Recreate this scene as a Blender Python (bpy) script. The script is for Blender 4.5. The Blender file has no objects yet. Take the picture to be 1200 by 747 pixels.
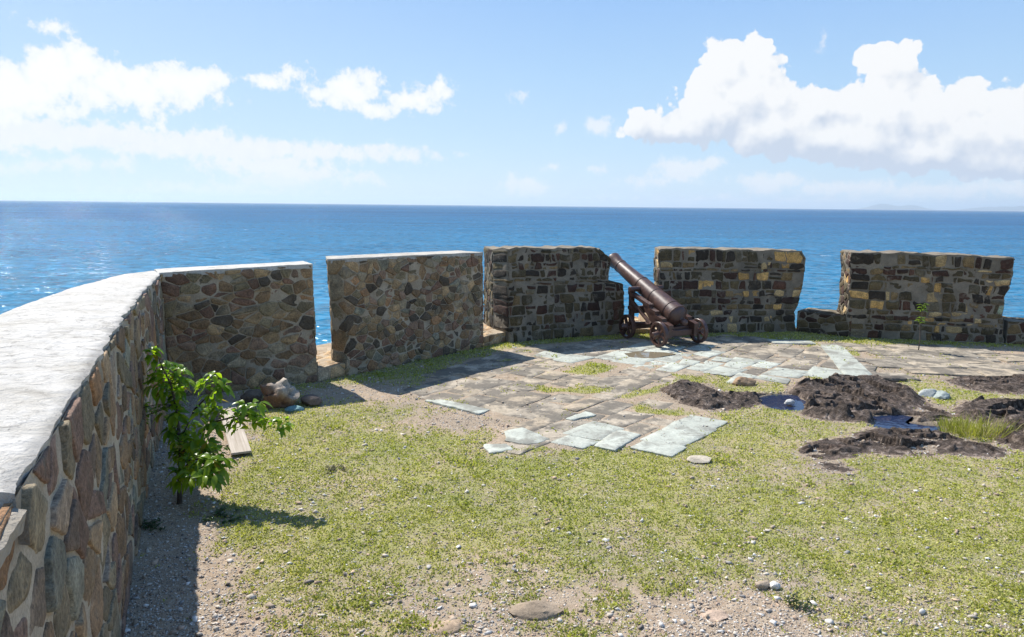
import bpy, math, random
import numpy as np
from mathutils import Vector

SEED = 11
random.seed(SEED)
RNG = np.random.default_rng(SEED)
scene = bpy.context.scene
COL = scene.collection
R = math.radians

# ------------------------------------------------------------------ camera model (photo is 1200 x 747)
F, EYE = 850.0, 2.2
SL = math.atan((247.5 - 235.0) / 1200)
PITCH = math.atan((373.5 - 241.0) / F)
FWD = np.array([0, math.cos(PITCH), -math.sin(PITCH)])
_u = np.array([0, math.sin(PITCH), math.cos(PITCH)]); _r = np.array([1.0, 0, 0])
RGT = _r * math.cos(SL) + _u * math.sin(SL)
UPV = -_r * math.sin(SL) + _u * math.cos(SL)
CAM = np.array([0, 0, EYE])

def ray(px, py):
    return FWD + RGT * (px - 600) / F - UPV * (py - 373.5) / F

def G(px, py, z=0.0):
    """where the line of sight through a photo pixel meets the level z"""
    d = ray(px, py)
    return CAM + d * ((z - EYE) / d[2])

def PT(px, py, depth):
    d = ray(px, py)
    return CAM + d * (depth / d[1])

def azel(px, py):
    d = ray(px, py); d = d / np.linalg.norm(d)
    return math.degrees(math.atan2(d[0], d[1])), math.degrees(math.asin(d[2]))

# ------------------------------------------------------------------ noise
def _hash(ix, iy, iz, seed):
    n = (ix.astype(np.int64) * 374761393 + iy.astype(np.int64) * 668265263 + iz.astype(np.int64) * 2147483629 + seed * 1274126177) & 0xFFFFFFFF
    n = ((n ^ (n >> 13)) * 1274126177) & 0xFFFFFFFF
    n = ((n ^ (n >> 16)) * 2246822519) & 0xFFFFFFFF
    return ((n ^ (n >> 15)) & 0xFFFFFF) / float(0xFFFFFF)

def vnoise(p, seed=0):
    f = np.floor(p); t = p - f; t = t * t * (3 - 2 * t)
    i = f.astype(np.int64)
    out = 0
    for dx in (0, 1):
        wx = t[:, 0] if dx else 1 - t[:, 0]
        for dy in (0, 1):
            wy = t[:, 1] if dy else 1 - t[:, 1]
            for dz in (0, 1):
                wz = t[:, 2] if dz else 1 - t[:, 2]
                out = out + wx * wy * wz * _hash(i[:, 0] + dx, i[:, 1] + dy, i[:, 2] + dz, seed)
    return out

def fbm(p, oct=4, seed=0, gain=0.5):
    p = np.asarray(p, float)
    a, s, tot = 1.0, 0.0, 0.0
    for k in range(oct):
        s = s + a * vnoise(p * (2.03 ** k) + k * 17.3, seed + k)
        tot += a; a *= gain
    return s / tot - 0.5          # about -0.5..0.5

def fbm2(x, y, sc, oct=4, seed=0):
    return fbm(np.stack([x * sc, y * sc, np.full_like(x, 3.7)], 1), oct, seed)

def poly_sd(x, y, poly):
    """signed distance to a polygon, positive inside"""
    poly = np.asarray(poly, float)[:, :2]
    d = np.full(x.shape, 1e9); inside = np.zeros(x.shape, bool)
    n = len(poly)
    for i in range(n):
        a, b = poly[i], poly[(i + 1) % n]
        e = b - a; L = max(e @ e, 1e-12)
        t = np.clip(((x - a[0]) * e[0] + (y - a[1]) * e[1]) / L, 0, 1)
        d = np.minimum(d, np.hypot(x - a[0] - t * e[0], y - a[1] - t * e[1]))
        c = (a[1] > y) != (b[1] > y)
        if abs(e[1]) > 1e-12:
            inside ^= c & (x < (y - a[1]) * e[0] / e[1] + a[0])
    return np.where(inside, d, -d)

def sstep(a, b, x):
    t = np.clip((x - a) / (b - a), 0, 1)
    return t * t * (3 - 2 * t)

# ------------------------------------------------------------------ objects
def tag(o, label=None, cat=None, group=None, kind=None):
    if label: o['label'] = label
    if cat: o['category'] = cat
    if group: o['group'] = group
    if kind: o['kind'] = kind
    return o

def empty(name, loc, label, cat, group=None, rotz=0.0):
    o = bpy.data.objects.new(name, None)
    COL.objects.link(o); o.location = loc; o.rotation_euler = (0, 0, rotz)
    o.empty_display_size = 0.2
    return tag(o, label, cat, group)

class MB:
    """collects vertices and faces for one mesh object"""
    def __init__(self):
        self.v, self.f, self.c, self.m, self.n = [], [], [], [], 0
    def add(self, v, f, col=(1, 1, 1), mat=0):
        v = np.asarray(v, float).reshape(-1, 3)
        self.v.append(v)
        f = [tuple(int(i) + self.n for i in q) for q in f]
        self.f += f; self.m += [mat] * len(f)
        col = np.asarray(col, float)
        if col.ndim == 1: col = np.tile(col[:3], (len(v), 1))
        self.c.append(col[:, :3]); self.n += len(v)
    def grid(self, P, col=(1, 1, 1), mat=0, flip=False):
        """P: (a, b, 3)"""
        a, b = P.shape[:2]
        i = np.arange(a * b).reshape(a, b)
        q = np.stack([i[:-1, :-1], i[1:, :-1], i[1:, 1:], i[:-1, 1:]], -1).reshape(-1, 4)
        if flip: q = q[:, ::-1]
        self.add(P.reshape(-1, 3), q.tolist(), col, mat)
    def box(self, lo, hi, M=None, col=(1, 1, 1), bev=0.0):
        lo, hi = np.array(lo, float), np.array(hi, float)
        if bev <= 0:
            v = np.array([[x, y, z] for x in (lo[0], hi[0]) for y in (lo[1], hi[1]) for z in (lo[2], hi[2])])
            f = [(0, 1, 3, 2), (4, 6, 7, 5), (0, 4, 5, 1), (2, 3, 7, 6), (0, 2, 6, 4), (1, 5, 7, 3)]
            if M is not None: v = v @ M[0].T + M[1]
            self.add(v, f, col); return
        c = (lo + hi) / 2; h = (hi - lo) / 2; V = []; idx = {}
        for sx in (-1, 1):
            for sy in (-1, 1):
                for sz in (-1, 1):
                    s = np.array([sx, sy, sz])
                    for a in range(3):
                        p = s * (h - bev); p[a] = s[a] * h[a]
                        idx[(sx, sy, sz, a)] = len(V); V.append(c + p)
        Fc = []
        for a in range(3):
            b, d = (a + 1) % 3, (a + 2) % 3
            for sg in (-1, 1):
                q = []
                for tb, td in ((-1, -1), (1, -1), (1, 1), (-1, 1)):
                    s = [0, 0, 0]; s[a] = sg; s[b] = tb; s[d] = td; q.append(idx[(*s, a)])
                Fc.append(q if sg > 0 else q[::-1])
            for tb in (-1, 1):
                for td in (-1, 1):
                    s1 = [0, 0, 0]; s1[a] = -1; s1[b] = tb; s1[d] = td
                    s2 = list(s1); s2[a] = 1
                    q = [idx[(*s1, b)], idx[(*s2, b)], idx[(*s2, d)], idx[(*s1, d)]]
                    Fc.append(q if tb * td < 0 else q[::-1])
        for sx in (-1, 1):
            for sy in (-1, 1):
                for sz in (-1, 1):
                    q = [idx[(sx, sy, sz, 0)], idx[(sx, sy, sz, 1)], idx[(sx, sy, sz, 2)]]
                    Fc.append(q if sx * sy * sz > 0 else q[::-1])
        v = np.array(V)
        if M is not None: v = v @ M[0].T + M[1]
        self.add(v, Fc, col)
    def tube(self, pts, rads, n=8, col=(1, 1, 1), caps=True):
        pts = np.asarray(pts, float); k = len(pts)
        V = []
        for i in range(k):
            t = pts[min(i + 1, k - 1)] - pts[max(i - 1, 0)]; t = t / (np.linalg.norm(t) + 1e-9)
            a = np.cross(t, [0, 0, 1.0] if abs(t[2]) < 0.9 else [1.0, 0, 0]); a /= np.linalg.norm(a)
            b = np.cross(t, a)
            for j in range(n):
                g = 2 * math.pi * j / n
                V.append(pts[i] + rads[i] * (a * math.cos(g) + b * math.sin(g)))
        f = [(i * n + j, i * n + (j + 1) % n, (i + 1) * n + (j + 1) % n, (i + 1) * n + j) for i in range(k - 1) for j in range(n)]
        if caps:
            f += [tuple(range(n))[::-1], tuple((k - 1) * n + j for j in range(n))]
        self.add(V, f, col)
    def lathe(self, prof, org, ax, n=40, col=(1, 1, 1)):
        """prof: (along, radius) list round the axis ax from org"""
        ax = np.asarray(ax, float); ax = ax / np.linalg.norm(ax)
        a = np.cross(ax, [0, 0, 1.0] if abs(ax[2]) < 0.9 else [1.0, 0, 0]); a /= np.linalg.norm(a); b = np.cross(ax, a)
        g = 2 * math.pi * np.arange(n) / n
        V = [np.asarray(org) + ax * s + r * (a * math.cos(t) + b * math.sin(t)) for s, r in prof for t in g]
        k = len(prof)
        f = [(i * n + j, i * n + (j + 1) % n, (i + 1) * n + (j + 1) % n, (i + 1) * n + j) for i in range(k - 1) for j in range(n)]
        self.add(V, f, col)
    def prism(self, poly, x0, x1, col=(1, 1, 1)):
        """outline poly in (y, z), thick from x0 to x1"""
        n = len(poly)
        v = [(x0, y, z) for y, z in poly] + [(x1, y, z) for y, z in poly]
        f = [(i, (i + 1) % n, n + (i + 1) % n, n + i) for i in range(n)]
        f += [tuple(range(n))[::-1], tuple(range(n, 2 * n))]
        self.add(v, f, col)
    def build(self, name, mats, parent=None, smooth=True, sub=None, angle=None):
        V = np.concatenate(self.v); C = np.concatenate(self.c)
        if sub is not None: V = V - np.asarray(sub, float)
        me = bpy.data.meshes.new(name)
        me.from_pydata(V.tolist(), [], self.f)
        at = me.color_attributes.new('Col', 'FLOAT_COLOR', 'POINT')
        at.data.foreach_set('color', np.concatenate([C, np.ones((len(C), 1))], 1).astype(np.float32).ravel())
        mats = mats if isinstance(mats, (list, tuple)) else [mats]
        for m in mats: me.materials.append(m)
        me.polygons.foreach_set('material_index', np.array(self.m, np.int32))
        me.polygons.foreach_set('use_smooth', np.full(len(self.f), smooth, bool))
        if angle is not None: me.set_sharp_from_angle(angle=R(angle))
        me.update()
        o = bpy.data.objects.new(name, me); COL.objects.link(o)
        if parent is not None: o.parent = parent
        return o

# ------------------------------------------------------------------ material helper
class NT:
    def __init__(self, tree):
        self.t = tree; self.n = tree.nodes; self.l = tree.links
    def new(self, typ, **kw):
        nd = self.n.new(typ)
        for k, v in kw.items(): setattr(nd, k, v)
        return nd
    def put(self, sock, val):
        if val is None: return
        if hasattr(val, 'is_output'): self.l.new(val, sock)
        else:
            if sock.type == 'RGBA' and len(val) == 3: val = (*val, 1)
            sock.default_value = val
    def math(self, op, a, b=None, c=None, clamp=False):
        nd = self.new('ShaderNodeMath', operation=op, use_clamp=clamp)
        self.put(nd.inputs[0], a)
        if b is not None: self.put(nd.inputs[1], b)
        if c is not None: self.put(nd.inputs[2], c)
        return nd.outputs[0]
    def vmath(self, op, a, b=None):
        nd = self.new('ShaderNodeVectorMath', operation=op)
        self.put(nd.inputs[0], a)
        if b is not None:
            if op == 'SCALE': self.put(nd.inputs[3], b)
            else: self.put(nd.inputs[1], b)
        return nd.outputs[0]
    def noise(self, vec, scale, detail=4, rough=0.55, out=0, dist=0.0, dim='3D'):
        nd = self.new('ShaderNodeTexNoise', noise_dimensions=dim)
        self.put(nd.inputs['Vector'], vec)
        nd.inputs['Scale'].default_value = scale; nd.inputs['Detail'].default_value = detail
        nd.inputs['Roughness'].default_value = rough; nd.inputs['Distortion'].default_value = dist
        return nd.outputs[out]
    def voro(self, vec, scale, feature='F1', out='Distance', rand=1.0):
        nd = self.new('ShaderNodeTexVoronoi', feature=feature)
        self.put(nd.inputs['Vector'], vec); nd.inputs['Scale'].default_value = scale
        nd.inputs['Randomness'].default_value = rand
        return nd.outputs[out]
    def ramp(self, fac, stops, interp='LINEAR'):
        nd = self.new('ShaderNodeValToRGB'); nd.color_ramp.interpolation = interp
        el = nd.color_ramp.elements
        while len(el) < len(stops): el.new(0.5)
        for e, (p, c) in zip(el, stops):
            e.position = p; e.color = (*c, 1) if not isinstance(c, (int, float)) else (c, c, c, 1)
        self.put(nd.inputs[0], fac)
        return nd.outputs[0]
    def rng(self, v, a, b, c=0.0, d=1.0, smooth=False):
        nd = self.new('ShaderNodeMapRange', interpolation_type='SMOOTHSTEP' if smooth else 'LINEAR')
        for i, x in enumerate((v, a, b, c, d)): self.put(nd.inputs[i], x)
        return nd.outputs[0]
    def mix(self, fac, a, b, blend='MIX'):
        nd = self.new('ShaderNodeMix', data_type='RGBA', blend_type=blend)
        self.put(nd.inputs[0], fac); self.put(nd.inputs[6], a); self.put(nd.inputs[7], b)
        return nd.outputs[2]
    def attr(self, name='Col'):
        return self.new('ShaderNodeAttribute', attribute_name=name).outputs['Color']
    def bump(self, h, strength=0.5, dist=0.02, normal=None):
        nd = self.new('ShaderNodeBump'); nd.inputs['Strength'].default_value = strength
        nd.inputs['Distance'].default_value = dist
        self.put(nd.inputs['Height'], h); self.put(nd.inputs['Normal'], normal)
        return nd.outputs[0]
    def new_len(self, v):
        nd = self.new('ShaderNodeVectorMath', operation='LENGTH'); self.put(nd.inputs[0], v)
        return nd.outputs['Value']
    def pos(self):
        return self.new('ShaderNodeNewGeometry').outputs['Position']
    def scalev(self, vec, s):
        nd = self.new('ShaderNodeVectorMath', operation='MULTIPLY')
        self.put(nd.inputs[0], vec); nd.inputs[1].default_value = s
        return nd.outputs[0]

def material(name):
    m = bpy.data.materials.new(name); m.use_nodes = True
    t = NT(m.node_tree)
    b = m.node_tree.nodes['Principled BSDF']
    b.inputs['Specular IOR Level'].default_value = 0.3
    return m, t, b

def setin(t, b, **kw):
    names = dict(col='Base Color', rough='Roughness', normal='Normal', metal='Metallic', spec='Specular IOR Level',
                 trans='Transmission Weight', ior='IOR', coat='Coat Weight')
    for k, v in kw.items(): t.put(b.inputs[names[k]], v)

M = {}
def mat_stone():
    m, t, b = material('fieldstone'); p = t.pos()
    c = t.attr()
    n1 = t.noise(p, 9, 6, 0.65); n2 = t.noise(p, 60, 5, 0.7); n3 = t.noise(p, 2.2, 4, 0.6)
    c = t.mix(1.0, c, t.ramp(n1, [(0.25, 0.55), (0.75, 1.5)]), 'MULTIPLY')
    c = t.mix(1.0, c, t.ramp(n2, [(0.33, 0.55), (0.66, 1.42)]), 'MULTIPLY')
    c = t.mix(t.rng(t.noise(p, 24, 5, 0.7), 0.55, 0.68, 0, 0.5), c, (0.075, 0.062, 0.05))
    # mortar smears and pale lichen
    c = t.mix(t.rng(t.noise(p, 6, 7, 0.7), 0.56, 0.68, 0, 0.6), c, (0.26, 0.215, 0.16))
    c = t.mix(t.rng(n3, 0.56, 0.72, 0, 0.55), c, (0.05, 0.045, 0.038))
    setin(t, b, col=c, rough=0.9, normal=t.bump(t.math('ADD', n2, t.math('MULTIPLY', n1, 1.2)), 0.85, 0.018))
    M['stone'] = m
def mat_mortar(name, base, dark):
    m, t, b = material(name); p = t.pos()
    n1 = t.noise(p, 5, 7, 0.65); n2 = t.noise(p, 90, 4, 0.7); n3 = t.noise(p, 1.6, 5, 0.6)
    c = t.ramp(n1, [(0.28, dark), (0.62, base), (0.8, tuple(min(1, x * 1.35) for x in base))])
    c = t.mix(1.0, c, t.ramp(n2, [(0.3, 0.7), (0.7, 1.2)]), 'MULTIPLY')
    c = t.mix(t.rng(n3, 0.52, 0.7, 0, 0.6), c, tuple(x * 0.45 for x in dark))
    setin(t, b, col=c, rough=0.95, normal=t.bump(t.math('ADD', n2, t.math('MULTIPLY', n1, 2)), 0.7, 0.012))
    M[name] = m
def mat_plaster():
    m, t, b = material('lime_plaster'); p = t.pos()
    n1 = t.noise(p, 3.0, 8, 0.68, dist=0.6); n2 = t.noise(p, 45, 6, 0.7); n3 = t.noise(p, 11, 6, 0.7, dist=1.0)
    c = t.ramp(n1, [(0.28, (0.36, 0.32, 0.265)), (0.40, (0.53, 0.495, 0.435)), (0.54, (0.61, 0.578, 0.525)), (0.75, (0.66, 0.63, 0.58))])
    c = t.mix(t.rng(n3, 0.55, 0.66, 0, 0.75), c, (0.30, 0.275, 0.235))
    c = t.mix(1.0, c, t.ramp(n2, [(0.3, 0.86), (0.65, 1.04)]), 'MULTIPLY')
    fl = t.math('ABSOLUTE', t.math('SUBTRACT', t.noise(p, 4.5, 6, 0.6, dist=1.5), 0.5))
    crack = t.rng(fl, 0.0, 0.012, 1, 0)
    c = t.mix(t.math('MULTIPLY', crack, t.rng(n3, 0.45, 0.6)), c, (0.25, 0.235, 0.21))
    c = t.mix(1.0, c, t.attr(), 'MULTIPLY')
    h = t.math('ADD', t.math('MULTIPLY', n1, 1.5), t.math('ADD', t.math('MULTIPLY', n2, 0.35), t.math('MULTIPLY', n3, 0.8)))
    setin(t, b, col=c, rough=0.9, normal=t.bump(h, 0.9, 0.035))
    M['plaster'] = m
def mat_ground():
    m, t, b = material('gravelly_soil'); p = t.pos()
    n1 = t.noise(p, 1.3, 6, 0.6); n2 = t.noise(p, 14, 6, 0.7); n3 = t.noise(p, 130, 4, 0.7)
    vd = t.voro(p, 38); vc = t.voro(p, 38, out='Color')
    vd2 = t.voro(p, 75); vc2 = t.voro(p, 75, out='Color')
    soil = t.ramp(n2, [(0.25, (0.23, 0.163, 0.108)), (0.5, (0.375, 0.285, 0.20)), (0.75, (0.47, 0.38, 0.28))])
    soil = t.mix(t.rng(n1, 0.4, 0.65, 0, 0.6), soil, (0.27, 0.225, 0.17))
    sep = t.new('ShaderNodeSeparateColor'); t.l.new(vc, sep.inputs[0])
    peb = t.ramp(sep.outputs[0], [(0.0, (0.16, 0.13, 0.11)), (0.35, (0.36, 0.30, 0.24)), (0.7, (0.52, 0.46, 0.39)), (1.0, (0.62, 0.58, 0.53))])
    sep2 = t.new('ShaderNodeSeparateColor'); t.l.new(vc2, sep2.inputs[0])
    peb2 = t.ramp(sep2.outputs[0], [(0.0, (0.12, 0.10, 0.085)), (0.5, (0.33, 0.27, 0.21)), (1.0, (0.55, 0.49, 0.42))])
    is2 = t.math('MULTIPLY', t.rng(vd2, 0.30, 0.42, 1, 0), t.rng(sep2.outputs[1], 0.4, 0.45))
    is1 = t.math('MULTIPLY', t.rng(vd, 0.28, 0.40, 1, 0), t.rng(sep.outputs[1], 0.55, 0.6))
    sa = t.new('ShaderNodeSeparateColor'); t.l.new(t.attr(), sa.inputs[0])
    grav = sa.outputs[1]
    c = t.mix(t.math('MULTIPLY', is2, t.rng(grav, 0, 1, 0.35, 1)), soil, peb2)
    c = t.mix(t.math('MULTIPLY', is1, t.rng(grav, 0, 1, 0.25, 1)), c, peb)
    turf = t.ramp(n2, [(0.25, (0.20, 0.19, 0.065)), (0.5, (0.29, 0.29, 0.088)), (0.8, (0.39, 0.355, 0.145))])
    turf = t.mix(t.rng(n1, 0.42, 0.62, 0, 0.7), turf, (0.19, 0.22, 0.06))
    gm = t.rng(t.math('ADD', sa.outputs[0], t.math('MULTIPLY', t.math('SUBTRACT', t.noise(p, 22, 6, 0.75), 0.5), 1.5)), 0.40, 0.95)
    c = t.mix(t.math('MULTIPLY', gm, 0.8), c, turf)
    c = t.mix(t.math('MULTIPLY', sa.outputs[2], 0.85), c, t.ramp(n2, [(0.3, (0.05, 0.042, 0.035)), (0.7, (0.11, 0.09, 0.07))]))
    c = t.mix(1.0, c, t.ramp(n3, [(0.25, 0.72), (0.75, 1.25)]), 'MULTIPLY')
    h = t.math('ADD', t.math('MULTIPLY', is1, t.math('SUBTRACT', 0.6, vd)), t.math('MULTIPLY', is2, t.math('MULTIPLY', 0.4, t.math('SUBTRACT', 0.6, vd2))))
    h = t.math('ADD', h, t.math('MULTIPLY', n3, 0.35)); h = t.math('ADD', h, t.math('MULTIPLY', n2, 0.5))
    setin(t, b, col=c, rough=0.95, normal=t.bump(h, 0.8, 0.02)); b.inputs['Specular IOR Level'].default_value = 0.15
    M['ground'] = m
def mat_paving():
    m, t, b = material('flagstone'); p = t.pos()
    n1 = t.noise(p, 2.6, 7, 0.68); n2 = t.noise(p, 30, 6, 0.7); n3 = t.noise(p, 7, 6, 0.7, dist=0.5)
    c = t.mix(0.5, t.attr(), (0.42, 0.355, 0.265))
    c = t.mix(1.0, c, t.ramp(n3, [(0.3, 0.6), (0.65, 1.2)]), 'MULTIPLY')
    c = t.mix(t.rng(n1, 0.46, 0.54, 0, 0.85), c, (0.135, 0.118, 0.095))
    c = t.mix(t.rng(t.noise(p, 4.3, 8, 0.75), 0.58, 0.66, 0, 0.6), c, (0.14, 0.125, 0.105))
    c = t.mix(1.0, c, t.ramp(n2, [(0.3, 0.8), (0.7, 1.15)]), 'MULTIPLY')
    setin(t, b, col=c, rough=0.88, normal=t.bump(t.math('ADD', t.math('MULTIPLY', n3, 1.5), n2), 0.6, 0.012))
    M['paving'] = m
def mat_pale():
    m, t, b = material('pale_slate'); p = t.pos()
    n1 = t.noise(p, 2.4, 8, 0.7, dist=0.4); n2 = t.noise(p, 35, 6, 0.7); n3 = t.noise(p, 7, 6, 0.7, dist=0.5)
    c = t.mix(1.0, t.attr(), t.ramp(n3, [(0.25, 0.75), (0.65, 1.1)]), 'MULTIPLY')
    c = t.mix(t.rng(n1, 0.49, 0.59, 0, 0.75), c, (0.20, 0.19, 0.16))
    c = t.mix(t.rng(t.noise(p, 9, 8, 0.75, dist=1.0), 0.55, 0.63, 0, 0.6), c, (0.25, 0.235, 0.2))
    c = t.mix(1.0, c, t.ramp(n2, [(0.3, 0.82), (0.7, 1.1)]), 'MULTIPLY')
    setin(t, b, col=c, rough=0.85, normal=t.bump(t.math('ADD', t.math('MULTIPLY', n3, 1.5), n2), 0.5, 0.01))
    M['pale'] = m
def mat_rock():
    m, t, b = material('outcrop_rock'); p = t.pos()
    n1 = t.noise(p, 3.2, 8, 0.7); n2 = t.noise(p, 26, 8, 0.75); n3 = t.noise(p, 13, 8, 0.75, dist=0.6)
    c = t.ramp(n3, [(0.34, (0.036, 0.028, 0.022)), (0.46, (0.088, 0.068, 0.054)), (0.55, (0.155, 0.123, 0.10)), (0.64, (0.33, 0.28, 0.24))])
    c = t.mix(t.rng(n1, 0.56, 0.68, 0, 0.55), c, (0.17, 0.115, 0.09))
    c = t.mix(1.0, c, t.ramp(n2, [(0.3, 0.45), (0.7, 1.5)]), 'MULTIPLY')
    c = t.mix(1.0, c, t.attr(), 'MULTIPLY')
    setin(t, b, col=c, rough=0.85, normal=t.bump(t.math('ADD', t.math('MULTIPLY', n3, 1.5), n2), 1.0, 0.05))
    M['rock'] = m
def mat_stone_plain():
    m, t, b = material('loose_stone'); p = t.pos()
    n1 = t.noise(p, 12, 7, 0.7); n2 = t.noise(p, 70, 5, 0.7)
    c = t.mix(1.0, t.attr(), t.ramp(n1, [(0.3, 0.6), (0.7, 1.35)]), 'MULTIPLY')
    c = t.mix(1.0, c, t.ramp(n2, [(0.3, 0.75), (0.7, 1.2)]), 'MULTIPLY')
    setin(t, b, col=c, rough=0.9, normal=t.bump(t.math('ADD', n1, t.math('MULTIPLY', n2, 0.5)), 0.7, 0.015))
    M['loose'] = m
def mat_gravel():
    m, t, b = material('gravel_stone'); p = t.pos()
    c = t.mix(1.0, t.attr(), t.ramp(t.noise(p, 60, 4, 0.7), [(0.3, 0.75), (0.7, 1.2)]), 'MULTIPLY')
    setin(t, b, col=c, rough=0.92)
    M['gravel'] = m
def mat_leaf(name, tr=0.4, rough=0.4):
    m = bpy.data.materials.new(name); m.use_nodes = True
    t = NT(m.node_tree); b = m.node_tree.nodes['Principled BSDF']
    c = t.attr()
    setin(t, b, col=c, rough=rough, spec=0.35)
    tl = t.new('ShaderNodeBsdfTranslucent')
    t.put(tl.inputs[0], t.mix(1.0, c, (1.5, 1.6, 0.5), 'MULTIPLY'))
    mx = t.new('ShaderNodeMixShader'); mx.inputs[0].default_value = tr
    t.l.new(b.outputs[0], mx.inputs[1]); t.l.new(tl.outputs[0], mx.inputs[2])
    t.l.new(mx.outputs[0], m.node_tree.nodes['Material Output'].inputs[0])
    M[name] = m
def mat_bark():
    m, t, b = material('bark'); p = t.pos()
    n = t.noise(t.scalev(p, (60, 60, 14)), 1.0, 5, 0.6)
    setin(t, b, col=t.ramp(n, [(0.3, (0.05, 0.038, 0.03)), (0.7, (0.15, 0.12, 0.095))]), rough=0.85, normal=t.bump(n, 0.6, 0.004))
    M['bark'] = m
def mat_wood():
    m, t, b = material('weathered_board')
    tc = t.new('ShaderNodeTexCoord').outputs['Object']
    g = t.noise(t.scalev(tc, (55, 1.6, 55)), 1.0, 6, 0.6); s = t.noise(tc, 5, 5, 0.6)
    c = t.ramp(g, [(0.3, (0.30, 0.25, 0.19)), (0.6, (0.46, 0.40, 0.33)), (0.8, (0.54, 0.49, 0.42))])
    c = t.mix(t.rng(s, 0.5, 0.75, 0, 0.5), c, (0.25, 0.2, 0.15))
    setin(t, b, col=c, rough=0.85, normal=t.bump(g, 0.5, 0.004))
    M['wood'] = m
def mat_iron():
    m, t, b = material('painted_iron'); p = t.pos()
    n1 = t.noise(p, 7, 7, 0.7); n2 = t.noise(p, 55, 5, 0.7); n3 = t.noise(p, 20, 6, 0.7)
    c = t.ramp(n1, [(0.3, (0.058, 0.031, 0.025)), (0.6, (0.090, 0.049, 0.039)), (0.8, (0.12, 0.066, 0.051))])
    c = t.mix(t.rng(n3, 0.52, 0.66, 0, 0.75), c, (0.15, 0.065, 0.032))
    c = t.mix(t.rng(t.noise(p, 13, 7, 0.75), 0.55, 0.66, 0, 0.6), c, (0.045, 0.028, 0.024))
    c = t.mix(1.0, c, t.ramp(n2, [(0.3, 0.85), (0.7, 1.12)]), 'MULTIPLY')
    setin(t, b, col=c, rough=t.rng(n3, 0.35, 0.7, 0.30, 0.55), spec=0.55, normal=t.bump(t.math('ADD', n2, n3), 0.12, 0.004))
    M['iron'] = m
def mat_water():
    m, t, b = material('still_water'); p = t.pos()
    setin(t, b, col=(0.016, 0.026, 0.062), rough=0.04, ior=1.33, spec=0.5, normal=t.bump(t.noise(p, 14, 2), 0.12, 0.01))
    m2, t2, b2 = material('muddy_water'); setin(t2, b2, col=(0.20, 0.165, 0.11), rough=0.04, ior=1.33, spec=0.5, normal=t2.bump(t2.noise(t2.pos(), 14, 2), 0.12, 0.01)); M['mud'] = m2
    M['water'] = m
def mat_sea():
    m, t, b = material('sea_water'); p = t.pos()
    w1 = t.noise(t.scalev(p, (0.26, 0.36, 0)), 1.0, 9, 0.68, dist=0.3)
    w2 = t.noise(t.scalev(p, (0.9, 1.5, 0)), 1.0, 5, 0.62)
    w3 = t.noise(t.scalev(p, (0.03, 0.045, 0)), 1.0, 4, 0.55)
    big = t.noise(t.scalev(p, (0.0011, 0.0042, 0)), 1.0, 4, 0.55, dist=0.6)
    mid = t.noise(t.scalev(p, (0.010, 0.035, 0)), 1.0, 5, 0.6, dist=0.4)
    c = t.ramp(big, [(0.3, (0.003, 0.058, 0.145)), (0.5, (0.005, 0.075, 0.175)), (0.7, (0.008, 0.098, 0.20))])
    # shoaling water under the cliff is paler than the deep
    c = t.mix(t.rng(t.math('LOGARITHM', t.new_len(p), 10.0), 1.9, 3.0, 0.85, 0.0), c, (0.022, 0.160, 0.265))
    c = t.mix(1.0, c, t.ramp(mid, [(0.3, 0.82), (0.7, 1.18)]), 'MULTIPLY')
    c = t.mix(1.0, c, t.ramp(w1, [(0.38, 0.65), (0.5, 1.0), (0.62, 1.5)]), 'MULTIPLY')
    # breaking crests
    cap = t.math('MULTIPLY', t.rng(t.noise(t.scalev(p, (0.11, 0.24, 0)), 1.0, 5, 0.55), 0.70, 0.73), t.rng(t.noise(t.scalev(p, (0.006, 0.013, 0)), 1.0, 3), 0.44, 0.54))
    c = t.mix(cap, c, (0.75, 0.78, 0.8))
    h = t.math('ADD', t.math('MULTIPLY', w1, 1.3), t.math('ADD', t.math('MULTIPLY', w2, 0.8), t.math('MULTIPLY', w3, 3.0)))
    fx = t.vmath('SUBTRACT', t.noise(t.scalev(p, (0.55, 0.8, 0)), 1.0, 5, 0.65, out=1), (0.5, 0.5, 0.5))
    fy = t.vmath('SUBTRACT', t.noise(t.scalev(p, (0.11, 0.17, 0)), 1.0, 4, 0.55, out=1), (0.5, 0.5, 0.5))
    ff = t.vmath('ADD', t.scalev(fx, (2.9, 2.9, 0)), t.scalev(fy, (1.0, 1.0, 0)))
    bmp = t.vmath('NORMALIZE', t.vmath('ADD', ff, (0, 0, 1)))
    df = t.new('ShaderNodeBsdfDiffuse'); t.put(df.inputs[0], c); t.put(df.inputs['Normal'], t.vmath('NORMALIZE', t.vmath('ADD', t.vmath('SCALE', ff, 0.45), (0, 0, 1))))
    gl = t.new('ShaderNodeBsdfGlossy'); gl.inputs[0].default_value = (0.9, 0.95, 1, 1); gl.inputs['Roughness'].default_value = 0.07
    t.put(gl.inputs['Normal'], bmp)
    fr = t.new('ShaderNodeFresnel'); fr.inputs[0].default_value = 1.33; t.put(fr.inputs['Normal'], bmp)
    mx = t.new('ShaderNodeMixShader'); t.put(mx.inputs[0], t.math('MULTIPLY', t.math('MINIMUM', fr.outputs[0], 0.30), t.math('SUBTRACT', 0.78, t.math('MULTIPLY', cap, 0.6))))
    t.l.new(df.outputs[0], mx.inputs[1]); t.l.new(gl.outputs[0], mx.inputs[2])
    t.l.new(mx.outputs[0], m.node_tree.nodes['Material Output'].inputs[0])
    M['sea'] = m
def mat_hill():
    m, t, b = material('far_hills'); p = t.pos()
    c = t.ramp(t.noise(p, 0.0012, 5), [(0.35, (0.05, 0.07, 0.035)), (0.7, (0.12, 0.11, 0.07))])
    setin(t, b, col=c, rough=1.0); M['hill'] = m
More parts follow.
